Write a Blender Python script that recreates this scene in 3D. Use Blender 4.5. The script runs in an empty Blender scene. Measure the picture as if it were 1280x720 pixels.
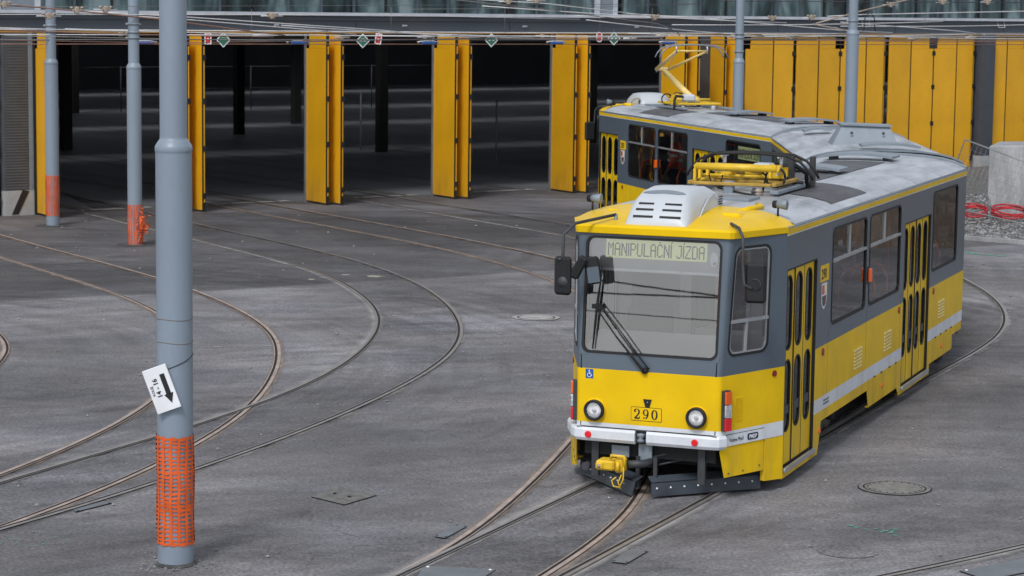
import bpy, math, random
import numpy as np
from mathutils import Vector, Matrix
random.seed(7)
S=bpy.context.scene
COL=S.collection
PI=math.pi
R=math.radians
# ------------------------------------------------------------------ materials
MATS={}
def nt(name):
    m=bpy.data.materials.new(name); m.use_nodes=True
    n=m.node_tree; n.nodes.clear(); MATS[name]=m
    return m,n,n.nodes,n.links
def mat(name,col,rough=.5,metal=0.,var=.12,scale=3.,fine=0.,bump=0.,bscale=40.,dirt=0.,dirtcol=(.05,.045,.04),stretch=(1,1,1),spec=.5,coat=0.,emit=None,grime=0.):
    m,n,N,L=nt(name)
    out=N.new('ShaderNodeOutputMaterial'); b=N.new('ShaderNodeBsdfPrincipled'); L.new(b.outputs[0],out.inputs[0])
    b.inputs['Roughness'].default_value=rough; b.inputs['Metallic'].default_value=metal
    b.inputs['Specular IOR Level'].default_value=spec; b.inputs['Coat Weight'].default_value=coat
    b.inputs['Coat Roughness'].default_value=.08
    tc=N.new('ShaderNodeTexCoord'); mp=N.new('ShaderNodeMapping'); L.new(tc.outputs['Object'],mp.inputs[0]); mp.inputs['Scale'].default_value=stretch
    no=N.new('ShaderNodeTexNoise'); no.inputs['Scale'].default_value=scale; no.inputs['Detail'].default_value=6; L.new(mp.outputs[0],no.inputs[0])
    mx=N.new('ShaderNodeMix'); mx.data_type='RGBA'
    rr=N.new('ShaderNodeMapRange'); rr.inputs[1].default_value=.3; rr.inputs[2].default_value=.7; L.new(no.outputs[0],rr.inputs[0]); L.new(rr.outputs[0],mx.inputs[0])
    mx.inputs[6].default_value=(*[c*(1-var) for c in col],1); mx.inputs[7].default_value=(*[min(1,c*(1+var)) for c in col],1)
    last=mx.outputs[2]
    if fine>0:
        nf=N.new('ShaderNodeTexNoise'); nf.inputs['Scale'].default_value=scale*22; nf.inputs['Detail'].default_value=3; L.new(mp.outputs[0],nf.inputs[0])
        r2=N.new('ShaderNodeMapRange'); r2.inputs[1].default_value=.3; r2.inputs[2].default_value=.7; r2.inputs[3].default_value=1-fine; r2.inputs[4].default_value=1+fine; L.new(nf.outputs[0],r2.inputs[0])
        mm=N.new('ShaderNodeVectorMath'); mm.operation='SCALE'; L.new(last,mm.inputs[0]); L.new(r2.outputs[0],mm.inputs['Scale']); last=mm.outputs[0]
    if dirt>0:
        nd=N.new('ShaderNodeTexNoise'); nd.inputs['Scale'].default_value=scale*1.7; nd.inputs['Detail'].default_value=8; nd.inputs['Roughness'].default_value=.7; L.new(mp.outputs[0],nd.inputs[0])
        r3=N.new('ShaderNodeMapRange'); r3.inputs[1].default_value=.5; r3.inputs[2].default_value=.75; r3.inputs[4].default_value=dirt; L.new(nd.outputs[0],r3.inputs[0])
        m2=N.new('ShaderNodeMix'); m2.data_type='RGBA'; L.new(r3.outputs[0],m2.inputs[0]); L.new(last,m2.inputs[6]); m2.inputs[7].default_value=(*dirtcol,1); last=m2.outputs[2]
    if grime>0:
        sx=N.new('ShaderNodeSeparateXYZ'); L.new(tc.outputs['Object'],sx.inputs[0]); g1=N.new('ShaderNodeMapRange'); g1.inputs[1].default_value=1.1; g1.inputs[2].default_value=.12; L.new(sx.outputs[2],g1.inputs[0])
        ng=N.new('ShaderNodeTexNoise'); ng.inputs['Scale'].default_value=4; ng.inputs['Detail'].default_value=8; mg=N.new('ShaderNodeMapping'); mg.inputs['Scale'].default_value=(1,1,.25); L.new(tc.outputs['Object'],mg.inputs[0]); L.new(mg.outputs[0],ng.inputs[0])
        g2=N.new('ShaderNodeMapRange'); g2.inputs[1].default_value=.38; g2.inputs[2].default_value=.75; L.new(ng.outputs[0],g2.inputs[0])
        g3=N.new('ShaderNodeMath'); g3.operation='MULTIPLY'; L.new(g1.outputs[0],g3.inputs[0]); L.new(g2.outputs[0],g3.inputs[1]); g4=N.new('ShaderNodeMath'); g4.operation='MULTIPLY'; L.new(g3.outputs[0],g4.inputs[0]); g4.inputs[1].default_value=grime
        m5=N.new('ShaderNodeMix'); m5.data_type='RGBA'; L.new(g4.outputs[0],m5.inputs[0]); L.new(last,m5.inputs[6]); m5.inputs[7].default_value=(.11,.095,.07,1); last=m5.outputs[2]
    L.new(last,b.inputs['Base Color'])
    rv=N.new('ShaderNodeMapRange'); rv.inputs[3].default_value=max(.03,rough-.07); rv.inputs[4].default_value=min(1,rough+.07); L.new(no.outputs[0],rv.inputs[0]); L.new(rv.outputs[0],b.inputs['Roughness'])
    if bump>0:
        nb=N.new('ShaderNodeTexNoise'); nb.inputs['Scale'].default_value=bscale; nb.inputs['Detail'].default_value=5; L.new(mp.outputs[0],nb.inputs[0])
        bp=N.new('ShaderNodeBump'); bp.inputs['Strength'].default_value=bump; bp.inputs['Distance'].default_value=.02; L.new(nb.outputs[0],bp.inputs['Height']); L.new(bp.outputs[0],b.inputs['Normal'])
    if emit:
        b.inputs['Emission Color'].default_value=(*col,1); b.inputs['Emission Strength'].default_value=emit
    return m
def glass(name,tint=(.5,.55,.55),ior=1.5,refl=1.0,dark=0.0,rough=.01,wob=.12):
    m,n,N,L=nt(name)
    out=N.new('ShaderNodeOutputMaterial'); t=N.new('ShaderNodeBsdfTransparent'); g=N.new('ShaderNodeBsdfGlossy'); mx=N.new('ShaderNodeMixShader'); f=N.new('ShaderNodeFresnel')
    t.inputs[0].default_value=(*tint,1); g.inputs[1].default_value=rough; g.inputs[0].default_value=(refl,refl,refl,1); f.inputs[0].default_value=ior
    tc=N.new('ShaderNodeTexCoord'); no=N.new('ShaderNodeTexNoise'); no.inputs['Scale'].default_value=1.6; L.new(tc.outputs['Object'],no.inputs[0])
    bp=N.new('ShaderNodeBump'); bp.inputs['Strength'].default_value=wob; bp.inputs['Distance'].default_value=.03; L.new(no.outputs[0],bp.inputs['Height']); L.new(bp.outputs[0],g.inputs['Normal'])
    L.new(f.outputs[0],mx.inputs[0]); L.new(t.outputs[0],mx.inputs[1]); L.new(g.outputs[0],mx.inputs[2]); L.new(mx.outputs[0],out.inputs[0])
    return m
YEL=mat('tram_yellow',(.78,.50,.005),.40,var=.08,scale=1.6,dirt=.16,dirtcol=(.34,.22,.04),coat=.03,spec=.16,grime=.55)
SLATE=mat('tram_slate',(.092,.120,.148),.3,var=.07,scale=1.2,dirt=.04,coat=.08,spec=.38)
WHITE=mat('tram_white',(.66,.69,.73),.38,var=.07,scale=3,dirt=.3,dirtcol=(.33,.33,.33),grime=.3)
BLACK=mat('black_rubber',(.008,.008,.009),.65,var=.2)
ROOF=mat('roof_metal',(.37,.395,.425),.40,var=.32,scale=1.6,fine=.08,dirt=.75,dirtcol=(.15,.15,.155),stretch=(2.4,.45,1))
ROOFMAT=mat('roof_mat',(.085,.086,.092),.7,var=.25,scale=2.5,dirt=.3,dirtcol=(.2,.2,.2),stretch=(2,.5,1))
ALU=mat('aluminium',(.45,.47,.49),.35,metal=.6,var=.1)
GREYP=mat('grey_paint',(.20,.235,.27),.45,var=.1,dirt=.2)
DGREY=mat('dark_grey_metal',(.035,.038,.043),.55,var=.3,dirt=.3,dirtcol=(.09,.08,.07))
PLOW=mat('plow_steel',(.040,.050,.063),.5,var=.3,dirt=.4,dirtcol=(.08,.075,.07))
ACW=mat('white_plastic',(.50,.53,.56),.4,var=.04,scale=2,dirt=.12,dirtcol=(.45,.46,.47))
PANY=mat('pantograph_yellow',(.72,.46,.02),.4,var=.12,scale=5,dirt=.35,dirtcol=(.35,.2,.05))
PANL=mat('pantograph_light_yellow',(.78,.58,.20),.45,var=.08,scale=5,dirt=.2,dirtcol=(.45,.33,.15))
RED=mat('red_reflector',(.70,.012,.02),.25,var=.1,coat=.5)
DRED=mat('dark_red_reflector',(.22,.02,.012),.35)
ORANGE=mat('orange_lens',(.85,.13,.01),.2,coat=.6)
CLEARL=mat('clear_lens',(.62,.64,.66),.12,metal=.4,var=.3,scale=30,coat=.8)
CHROME=mat('reflector_bowl',(.93,.94,.96),.3,metal=.0,var=.18,scale=22,coat=.3)
LCD=mat('display_green',(.72,.78,.40),.5,var=.03,scale=5,emit=.16)
LCDT=mat('display_text',(.045,.055,.04),.6)
INTW=mat('interior_light_grey',(.80,.81,.83),.6,var=.06)
INTD=mat('interior_dark',(.06,.06,.065),.7)
SEATM=mat('seat_fabric',(.03,.03,.04),.8)
HAND=mat('orange_handle',(.80,.11,.02),.35)
WGLASS=glass('window_glass',(.84,.87,.87),1.7,.95)
FGLASS=glass('windscreen_glass',(1,1,1),2.3,1.0,wob=.004)
LENSG=glass('lamp_lens',(1,1,1),1.4,1.0,wob=.3)
CGLASS=glass('cab_side_glass',(.95,.98,.98),2.5,1.0,wob=.02)
DGLASS=glass('door_glass',(.10,.11,.12),1.5,.9)
LINK=mat('ink_black',(.01,.01,.01),.5)
NAVY=mat('logo_navy',(.01,.025,.07),.4)
BLUE=mat('sticker_blue',(.015,.09,.33),.4)
STW=mat('sticker_white',(.75,.76,.78),.45)
WOODY=mat('warm_louvre',(.80,.70,.35),.5)
# building
DOORY=mat('door_yellow',(.74,.375,.010),.42,var=.08,scale=.9,fine=.03,dirt=.2,dirtcol=(.50,.26,.02),grime=.3)
BEAM=mat('fascia_grey',(.062,.078,.100),.45,var=.08,scale=.6,dirt=.1)
COLG=mat('column_grey',(.055,.063,.078),.5,var=.1)
CORR=mat('corrugated_grey',(.085,.096,.112),.55,var=.1,dirt=.2)
LEDGE=mat('ledge_metal',(.55,.58,.64),.3,metal=.3,var=.1)
CONC=mat('concrete_wall',(.32,.325,.33),.85,var=.28,scale=1.8,fine=.2,dirt=.7,dirtcol=(.17,.17,.175),bump=.6,bscale=10,stretch=(1.5,1.5,.35))
PLINTH=mat('plinth_grey',(.36,.37,.38),.7,var=.1,dirt=.3,dirtcol=(.2,.2,.2))
_n=DOORY.node_tree; _b=[x for x in _n.nodes if x.type=='BSDF_PRINCIPLED'][0]; _l=_b.inputs['Base Color'].links[0].from_socket
_oi=_n.nodes.new('ShaderNodeObjectInfo'); _mr=_n.nodes.new('ShaderNodeMapRange'); _mr.inputs[3].default_value=.90; _mr.inputs[4].default_value=1.08; _n.links.new(_oi.outputs['Random'],_mr.inputs[0])
_vm=_n.nodes.new('ShaderNodeVectorMath'); _vm.operation='SCALE'; _n.links.new(_l,_vm.inputs[0]); _n.links.new(_mr.outputs[0],_vm.inputs['Scale']); _n.links.new(_vm.outputs[0],_b.inputs['Base Color'])
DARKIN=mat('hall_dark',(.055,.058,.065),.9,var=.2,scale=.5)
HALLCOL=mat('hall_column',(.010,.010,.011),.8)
GLEAF=mat('orange_trim',(.42,.22,.05),.5)
POLEM=mat('pole_paint',(.215,.262,.315),.42,var=.06,scale=1.2,fine=.02,dirt=.22,dirtcol=(.15,.17,.2),stretch=(1,1,.35))
NET=mat('orange_netting',(.66,.10,.012),.5,var=.2,scale=8)
WIRE=mat('wire_grey',(.17,.165,.165),.45,metal=.3)
COPPER=mat('wire_copper',(.30,.17,.13),.45,metal=.3)
LWIRE=mat('wire_light',(.60,.60,.60),.5)
CERAM=mat('insulator_beige',(.34,.28,.22),.4)
INSBLUE=mat('insulator_blue',(.02,.12,.45),.4)
SIGNG=mat('sign_green',(.015,.12,.075),.45)
SIGNR=mat('sign_red',(.50,.02,.02),.45)
STEELR=mat('rusty_rail_steel',(.44,.35,.30),.5,metal=.2,var=.25,scale=4,dirt=.4,dirtcol=(.22,.14,.10))
STEEL=mat('rail_steel',(.34,.31,.29),.42,metal=.5,var=.2,scale=6)
GROOVE=mat('rail_groove',(.012,.009,.008),.9)
PAINTG=mat('green_spray',(.10,.33,.22),.9,var=.3,scale=9)
HOSE=mat('red_hose',(.50,.02,.03),.4,var=.15,scale=9)
CORDUROY=mat('hivis_orange',(.95,.10,.025),.7)
STRIPE=mat('reflective_tape',(.72,.72,.68),.4)
SKIN=mat('skin',(.5,.3,.22),.6); HAIR=mat('hair',(.03,.02,.015),.7); TROUS=mat('navy_trousers',(.02,.03,.06),.8)
GALV=mat('galvanised',(.33,.34,.35),.4,metal=.6,var=.15)
TAPE=mat('black_tape',(.012,.012,.014),.5)
# asphalt ---------------------------------------------------------------
def asphalt(name='asphalt',k=1.0):
    m,n,N,L=nt(name)
    out=N.new('ShaderNodeOutputMaterial'); b=N.new('ShaderNodeBsdfPrincipled'); L.new(b.outputs[0],out.inputs[0])
    tc=N.new('ShaderNodeTexCoord')
    def noise(sc,det=6,ro=.5,st=(1,1,1),rot=0):
        mp=N.new('ShaderNodeMapping'); mp.inputs['Scale'].default_value=st; mp.inputs['Rotation'].default_value=(0,0,rot); L.new(tc.outputs['Object'],mp.inputs[0])
        no=N.new('ShaderNodeTexNoise'); no.inputs['Scale'].default_value=sc; no.inputs['Detail'].default_value=det; no.inputs['Roughness'].default_value=ro; L.new(mp.outputs[0],no.inputs[0]); return no.outputs[0]
    def mrange(s,a,bb,c,d):
        r=N.new('ShaderNodeMapRange'); r.inputs[1].default_value=a; r.inputs[2].default_value=bb; r.inputs[3].default_value=c; r.inputs[4].default_value=d; L.new(s,r.inputs[0]); return r.outputs[0]
    def mul(a,bv):
        k=N.new('ShaderNodeMath'); k.operation='MULTIPLY'; L.new(a,k.inputs[0])
        if isinstance(bv,float): k.inputs[1].default_value=bv
        else: L.new(bv,k.inputs[1])
        return k.outputs[0]
    # older, darker asphalt beyond a seam; the newer, paler one near
    sx=N.new('ShaderNodeSeparateXYZ'); L.new(tc.outputs['Object'],sx.inputs[0])
    warp=noise(.35,3)
    def half(px,py,nx,ny,soft,w=0.6):
        d=N.new('ShaderNodeVectorMath'); d.operation='DOT_PRODUCT'; sub=N.new('ShaderNodeVectorMath'); sub.operation='SUBTRACT'
        L.new(tc.outputs['Object'],sub.inputs[0]); sub.inputs[1].default_value=(px,py,0); L.new(sub.outputs[0],d.inputs[0]); d.inputs[1].default_value=(nx,ny,0)
        a=N.new('ShaderNodeMath'); a.operation='ADD'; L.new(d.outputs['Value'],a.inputs[0]); L.new(mrange(warp,.3,.7,-w,w),a.inputs[1])
        return mrange(a.outputs[0],-soft,soft,0,1)
    far=half(-3.9,44.3,-.52,.85,.12,.15)
    base=mrange(far,0,1,.155*k,.090*k)
    big=mrange(noise(.10,5,.5),.38,.62,.70,1.30)
    mid=mrange(noise(.8,7,.62,(1,1,1)),.28,.72,.90,1.10)
    streak=mrange(noise(.9,6,.6,(.25,1.6,1),R(-38)),.3,.7,.93,1.08)
    streak2=mrange(noise(1.6,5,.6,(.15,1.8,1),R(52)),.4,.72,.95,1.12)
    fine=mrange(noise(24,6,.85),.34,.66,.42,1.60)
    mott=mrange(noise(6,7,.75),.3,.7,.82,1.20)
    gr=mrange(noise(150,2,.7),.3,.7,.74,1.26)
    v=mul(base,big)
    for k_ in (mid,mott,streak,streak2,fine,gr): v=mul(v,k_)
    # dark oily stains and pale dust
    st=mrange(noise(.3,9,.72,(1,1.4,1),1.1),.53,.72,1.0,.52); v=mul(v,st)
    def rings(cx,cy,freq,lo,hi,seed):
        su=N.new('ShaderNodeVectorMath'); su.operation='SUBTRACT'; L.new(tc.outputs['Object'],su.inputs[0]); su.inputs[1].default_value=(cx,cy,0)
        le=N.new('ShaderNodeVectorMath'); le.operation='LENGTH'; L.new(su.outputs[0],le.inputs[0])
        cx_=N.new('ShaderNodeCombineXYZ'); L.new(le.outputs['Value'],cx_.inputs[0]); cx_.inputs[1].default_value=seed
        sc_=N.new('ShaderNodeVectorMath'); sc_.operation='SCALE'; L.new(su.outputs[0],sc_.inputs[0]); sc_.inputs['Scale'].default_value=.05/freq
        ad=N.new('ShaderNodeVectorMath'); ad.operation='ADD'; L.new(cx_.outputs[0],ad.inputs[0]); L.new(sc_.outputs[0],ad.inputs[1])
        no=N.new('ShaderNodeTexNoise'); no.inputs['Scale'].default_value=freq; no.inputs['Detail'].default_value=5; L.new(ad.outputs[0],no.inputs[0])
        msk=mrange(noise(.22,3,.5,(1,1,1),seed),.45,.6,0,1)
        mxx=N.new('ShaderNodeMix'); mxx.data_type='FLOAT'; L.new(msk,mxx.inputs[0]); mxx.inputs[2].default_value=1.0; L.new(mrange(no.outputs[0],.35,.65,lo,hi),mxx.inputs[3]); return mxx.outputs[0]
    v=mul(v,rings(-13,34,3.2,.82,1.22,1.3)); v=mul(v,rings(9,12,2.6,.84,1.20,2.7)); v=mul(v,rings(-16,52,1.8,.86,1.20,4.1))
    du=mrange(noise(.15,10,.74,(.7,1.2,1),.5),.48,.70,.97,1.65); v=mul(v,du)
    # pale specks
    vo=N.new('ShaderNodeTexVoronoi'); vo.inputs['Scale'].default_value=26; L.new(tc.outputs['Object'],vo.inputs[0])
    sp=mrange(vo.outputs['Distance'],.05,.13,1.0,0.0)
    spm=mrange(noise(2.3,2,.5),.52,.62,0,1)
    # hairline cracks
    vc=N.new('ShaderNodeTexVoronoi'); vc.feature='DISTANCE_TO_EDGE'; vc.inputs['Scale'].default_value=.33
    wv=N.new('ShaderNodeVectorMath'); wv.operation='ADD'; nz=N.new('ShaderNodeTexNoise'); nz.inputs['Scale'].default_value=1.2; nz.inputs['Detail'].default_value=6; L.new(tc.outputs['Object'],nz.inputs[0])
    L.new(tc.outputs['Object'],wv.inputs[0]); L.new(nz.outputs['Color'],wv.inputs[1]); L.new(wv.outputs[0],vc.inputs[0])
    cr=mrange(vc.outputs['Distance'],.002,.007,.72,1.0)
    crm=mrange(noise(.3,3),.45,.6,0,1)
    crx=N.new('ShaderNodeMix'); crx.data_type='FLOAT'; L.new(crm,crx.inputs[0]); crx.inputs[2].default_value=1.0; L.new(cr,crx.inputs[3])
    v=mul(v,crx.outputs[0])
    cb=N.new('ShaderNodeCombineColor'); 
    tint=noise(.5,4); 
    L.new(mul(v,mrange(tint,.3,.7,1.0,1.06)),cb.inputs[0]); L.new(mul(v,1.0),cb.inputs[1]); L.new(mul(v,mrange(tint,.3,.7,1.08,1.0)),cb.inputs[2])
    mx=N.new('ShaderNodeMix'); mx.data_type='RGBA'; L.new(mul(mul(sp,spm),.35),mx.inputs[0]); L.new(cb.outputs[0],mx.inputs[6]); mx.inputs[7].default_value=(.33,.32,.30,1)
    L.new(mx.outputs[2],b.inputs['Base Color'])
    L.new(mrange(noise(.6,5),.3,.7,.62,.9),b.inputs['Roughness']); b.inputs['Specular IOR Level'].default_value=.35
    bp=N.new('ShaderNodeBump'); bp.inputs['Strength'].default_value=.5; bp.inputs['Distance'].default_value=.006; L.new(noise(60,4,.7),bp.inputs['Height']); L.new(bp.outputs[0],b.inputs['Normal'])
    return m
ASPH=asphalt()
GRIT=asphalt('older_asphalt',.84)
def softband(name,col,col2,edge=.35):
    m=mat(name,col,.8,var=.22,scale=1.3,fine=.15,dirt=.5,dirtcol=col2,bump=.2,bscale=50)
    return m
def railbed(name='rail_bedding',ca=(.27,.262,.255),cb_=(.36,.35,.34)):
    # cement along the rails: ragged, fades into the asphalt (real worn edge, by noise)
    m,n,N,L=nt(name)
    out=N.new('ShaderNodeOutputMaterial'); b=N.new('ShaderNodeBsdfPrincipled'); t=N.new('ShaderNodeBsdfTransparent'); mx=N.new('ShaderNodeMixShader')
    tc=N.new('ShaderNodeTexCoord'); at=N.new('ShaderNodeAttribute'); at.attribute_name='edge'
    no=N.new('ShaderNodeTexNoise'); no.inputs['Scale'].default_value=1.7; no.inputs['Detail'].default_value=8; no.inputs['Roughness'].default_value=.65; L.new(tc.outputs['Object'],no.inputs[0])
    a=N.new('ShaderNodeMath'); a.operation='ADD'; L.new(at.outputs['Fac'],a.inputs[0]); L.new(no.outputs[0],a.inputs[1])
    r=N.new('ShaderNodeMapRange'); r.inputs[1].default_value=.72; r.inputs[2].default_value=1.15; L.new(a.outputs[0],r.inputs[0])
    n2=N.new('ShaderNodeTexNoise'); n2.inputs['Scale'].default_value=.5; n2.inputs['Detail'].default_value=4; L.new(tc.outputs['Object'],n2.inputs[0])
    cm=N.new('ShaderNodeMix'); cm.data_type='RGBA'; rr=N.new('ShaderNodeMapRange'); rr.inputs[1].default_value=.4; rr.inputs[2].default_value=.6; L.new(n2.outputs[0],rr.inputs[0]); L.new(rr.outputs[0],cm.inputs[0])
    cm.inputs[6].default_value=(*ca,1); cm.inputs[7].default_value=(*cb_,1)
    L.new(cm.outputs[2],b.inputs['Base Color']); b.inputs['Roughness'].default_value=.85
    L.new(r.outputs[0],mx.inputs[0]); L.new(t.outputs[0],mx.inputs[1]); L.new(b.outputs[0],mx.inputs[2]); L.new(mx.outputs[0],out.inputs[0])
    return m
BED=railbed(); BEDR=railbed('rusty_rail_bedding',(.27,.225,.195),(.33,.265,.22))
HALLF=mat('hall_floor',(.19,.198,.21),.38,var=.25,scale=.35,dirt=.4,dirtcol=(.05,.05,.055))
GRAVEL=mat('gravel',(.12,.118,.116),.95,var=.35,scale=6,fine=.35,dirt=.5,dirtcol=(.07,.068,.065),bump=1,bscale=9)
EARTH=mat('brown_earth',(.13,.10,.08),.95,var=.6,scale=.55,fine=.3,dirt=.6,dirtcol=(.30,.28,.26),bump=1,bscale=3)
STONE=mat('stone',(.24,.235,.23),.9,var=.4,scale=2)
GRATE=mat('manhole_iron',(.20,.195,.185),.8,var=.25,scale=9,fine=.2,dirt=.4,dirtcol=(.1,.1,.1))
PALE=mat('pale_cement',(.36,.35,.34),.85,var=.25,scale=5,dirt=.5,dirtcol=(.16,.16,.16))
YELP=mat('dry_patch',(.33,.32,.25),.9,var=.2,scale=6)
PLATE=mat('steel_plate',(.17,.185,.20),.55,metal=.2,var=.2,scale=3,dirt=.4,dirtcol=(.1,.1,.1))
def facglass():
    m,n,N,L=nt('facade_glass')
    out=N.new('ShaderNodeOutputMaterial'); b=N.new('ShaderNodeBsdfPrincipled'); L.new(b.outputs[0],out.inputs[0])
    tc=N.new('ShaderNodeTexCoord'); mp=N.new('ShaderNodeMapping'); mp.inputs['Scale'].default_value=(1.6,1,.45); L.new(tc.outputs['Object'],mp.inputs[0])
    w=N.new('ShaderNodeTexNoise'); w.inputs['Scale'].default_value=.9; w.inputs['Detail'].default_value=3; w.inputs['Distortion'].default_value=.8; L.new(mp.outputs[0],w.inputs[0])
    c=N.new('ShaderNodeValToRGB'); L.new(w.outputs[0],c.inputs[0]); e=c.color_ramp.elements  # teal ramp puts mottled reflections and curtain shapes into the pane colour
    e[0].position=.36; e[0].color=(.006,.012,.014,1); e[1].position=.66; e[1].color=(.17,.235,.245,1)
    x=e.new(.47); x.color=(.03,.055,.06,1); x=e.new(.56); x.color=(.075,.12,.125,1)
    L.new(c.outputs[0],b.inputs['Base Color']); b.inputs['Roughness'].default_value=.12
    bp=N.new('ShaderNodeBump'); bp.inputs['Strength'].default_value=.25; bp.inputs['Distance'].default_value=.1; L.new(w.outputs[0],bp.inputs['Height']); L.new(bp.outputs[0],b.inputs['Normal'])
    return m
FGL=facglass()
# ------------------------------------------------------------------ mesh builder
class MB:
    def __init__(s): s.v=[]; s.f=[]; s.m=[]; s.mats=[]; s.sm=[]; s.attr=[]
    def mi(s,m):
        if m not in s.mats: s.mats.append(m)
        return s.mats.index(m)
    def face(s,pts,m,smooth=False,attr=None):
        i=len(s.v); s.v+= [tuple(p) for p in pts]; s.f.append(tuple(range(i,i+len(pts)))); s.m.append(s.mi(m)); s.sm.append(smooth)
        s.attr+= (attr if attr else [0]*len(pts))
        return s
    def mesh(s,vs,fs,m,smooth=False):
        i=len(s.v); s.v+=[tuple(p) for p in vs]; s.attr+=[0]*len(vs)
        k=s.mi(m)
        for f in fs: s.f.append(tuple(i+a for a in f)); s.m.append(k); s.sm.append(smooth)
        return s
    def box(s,a,b,m,M=None):
        (x0,y0,z0),(x1,y1,z1)=a,b
        v=[(x0,y0,z0),(x1,y0,z0),(x1,y1,z0),(x0,y1,z0),(x0,y0,z1),(x1,y0,z1),(x1,y1,z1),(x0,y1,z1)]
        if M is not None: v=[tuple(M@Vector(p)) for p in v]
        return s.mesh(v,[(0,3,2,1),(4,5,6,7),(0,1,5,4),(1,2,6,5),(2,3,7,6),(3,0,4,7)],m)
    def cbox(s,a,b,m,c=.02,M=None):
        # chamfered box
        (x0,y0,z0),(x1,y1,z1)=a,b; v=[];idx={}
        for ix,x in enumerate((x0,x1)):
            for iy,y in enumerate((y0,y1)):
                for iz,z in enumerate((z0,z1)):
                    sx,sy,sz=(1 if ix==0 else -1),(1 if iy==0 else -1),(1 if iz==0 else -1)
                    idx[(ix,iy,iz,0)]=len(v); v.append((x,y+sy*c,z+sz*c))
                    idx[(ix,iy,iz,1)]=len(v); v.append((x+sx*c,y,z+sz*c))
                    idx[(ix,iy,iz,2)]=len(v); v.append((x+sx*c,y+sy*c,z))
        f=[]
        for ix in (0,1): f.append([idx[(ix,0,0,0)],idx[(ix,1,0,0)],idx[(ix,1,1,0)],idx[(ix,0,1,0)]])
        for iy in (0,1): f.append([idx[(0,iy,0,1)],idx[(1,iy,0,1)],idx[(1,iy,1,1)],idx[(0,iy,1,1)]])
        for iz in (0,1): f.append([idx[(0,0,iz,2)],idx[(1,0,iz,2)],idx[(1,1,iz,2)],idx[(0,1,iz,2)]])
        for ix in (0,1):
            for iy in (0,1): f.append([idx[(ix,iy,0,0)],idx[(ix,iy,1,0)],idx[(ix,iy,1,1)],idx[(ix,iy,0,1)]])
            for iz in (0,1): f.append([idx[(ix,0,iz,0)],idx[(ix,1,iz,0)],idx[(ix,1,iz,2)],idx[(ix,0,iz,2)]])
        for iy in (0,1):
            for iz in (0,1): f.append([idx[(0,iy,iz,1)],idx[(1,iy,iz,1)],idx[(1,iy,iz,2)],idx[(0,iy,iz,2)]])
        for ix in (0,1):
            for iy in (0,1):
                for iz in (0,1): f.append([idx[(ix,iy,iz,0)],idx[(ix,iy,iz,1)],idx[(ix,iy,iz,2)]])
        if M is not None: v=[tuple(M@Vector(p)) for p in v]
        cc=Vector((0,0,0))
        for p in v: cc+=Vector(p)
        cc/=len(v); g=[]
        for q in f:
            P=[Vector(v[i]) for i in q]; nn=(P[1]-P[0]).cross(P[2]-P[0]); ce=sum(P,Vector())/len(P)
            g.append(tuple(q) if nn.dot(ce-cc)>0 else tuple(reversed(q)))
        return s.mesh(v,g,m)
    def tube(s,pts,r,m,n=8,cap=True,smooth=True):
        P=[Vector(p) for p in pts]; rs=r if isinstance(r,(list,tuple)) else [r]*len(P)
        v=[];f=[]; up=None
        for i,p in enumerate(P):
            d=(P[min(i+1,len(P)-1)]-P[max(i-1,0)]).normalized()
            if up is None:
                up=Vector((0,0,1)) if abs(d.z)<.9 else Vector((1,0,0))
            a=d.cross(up)
            if a.length<1e-4: a=d.cross(Vector((0,1,0)))
            a.normalize(); b=a.cross(d).normalized(); up=b
            for k in range(n):
                t=2*PI*k/n; v.append(p+a*math.cos(t)*rs[i]+b*math.sin(t)*rs[i])
        for i in range(len(P)-1):
            for k in range(n): f.append((i*n+k,i*n+(k+1)%n,(i+1)*n+(k+1)%n,(i+1)*n+k))
        s.mesh(v,f,m,smooth)
        if cap:
            j=len(s.v)-len(v)
            s.f.append(tuple(j+k for k in range(n))[::-1]); s.m.append(s.mi(m)); s.sm.append(False)
            s.f.append(tuple(j+(len(P)-1)*n+k for k in range(n))); s.m.append(s.mi(m)); s.sm.append(False)
        return s
    def lathe(s,c,prof,m,axis='z',n=20,smooth=True,M=None):
        # prof list of (r,h)
        v=[];f=[]
        for r,h in prof:
            for k in range(n):
                t=2*PI*k/n
                p={'z':(r*math.cos(t),r*math.sin(t),h),'y':(r*math.cos(t),h,r*math.sin(t)),'x':(h,r*math.cos(t),r*math.sin(t))}[axis]
                p=Vector(p)
                if M is not None: p=M@p
                v.append(Vector(c)+p)
        for i in range(len(prof)-1):
            for k in range(n): f.append((i*n+k,i*n+(k+1)%n,(i+1)*n+(k+1)%n,(i+1)*n+k))
        return s.mesh(v,f,m,smooth)
    def extr(s,poly,d,m,M=None,bev=0):
        # poly: list of 3D pts, d: offset vector
        a=[Vector(p) for p in poly]; b=[p+Vector(d) for p in a]; n=len(a)
        if M is not None: a=[M@p for p in a]; b=[M@p for p in b]
        f=[tuple(range(n))[::-1],tuple(range(n,2*n))]+[(i,(i+1)%n,n+(i+1)%n,n+i) for i in range(n)]
        return s.mesh(a+b,f,m)
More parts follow.
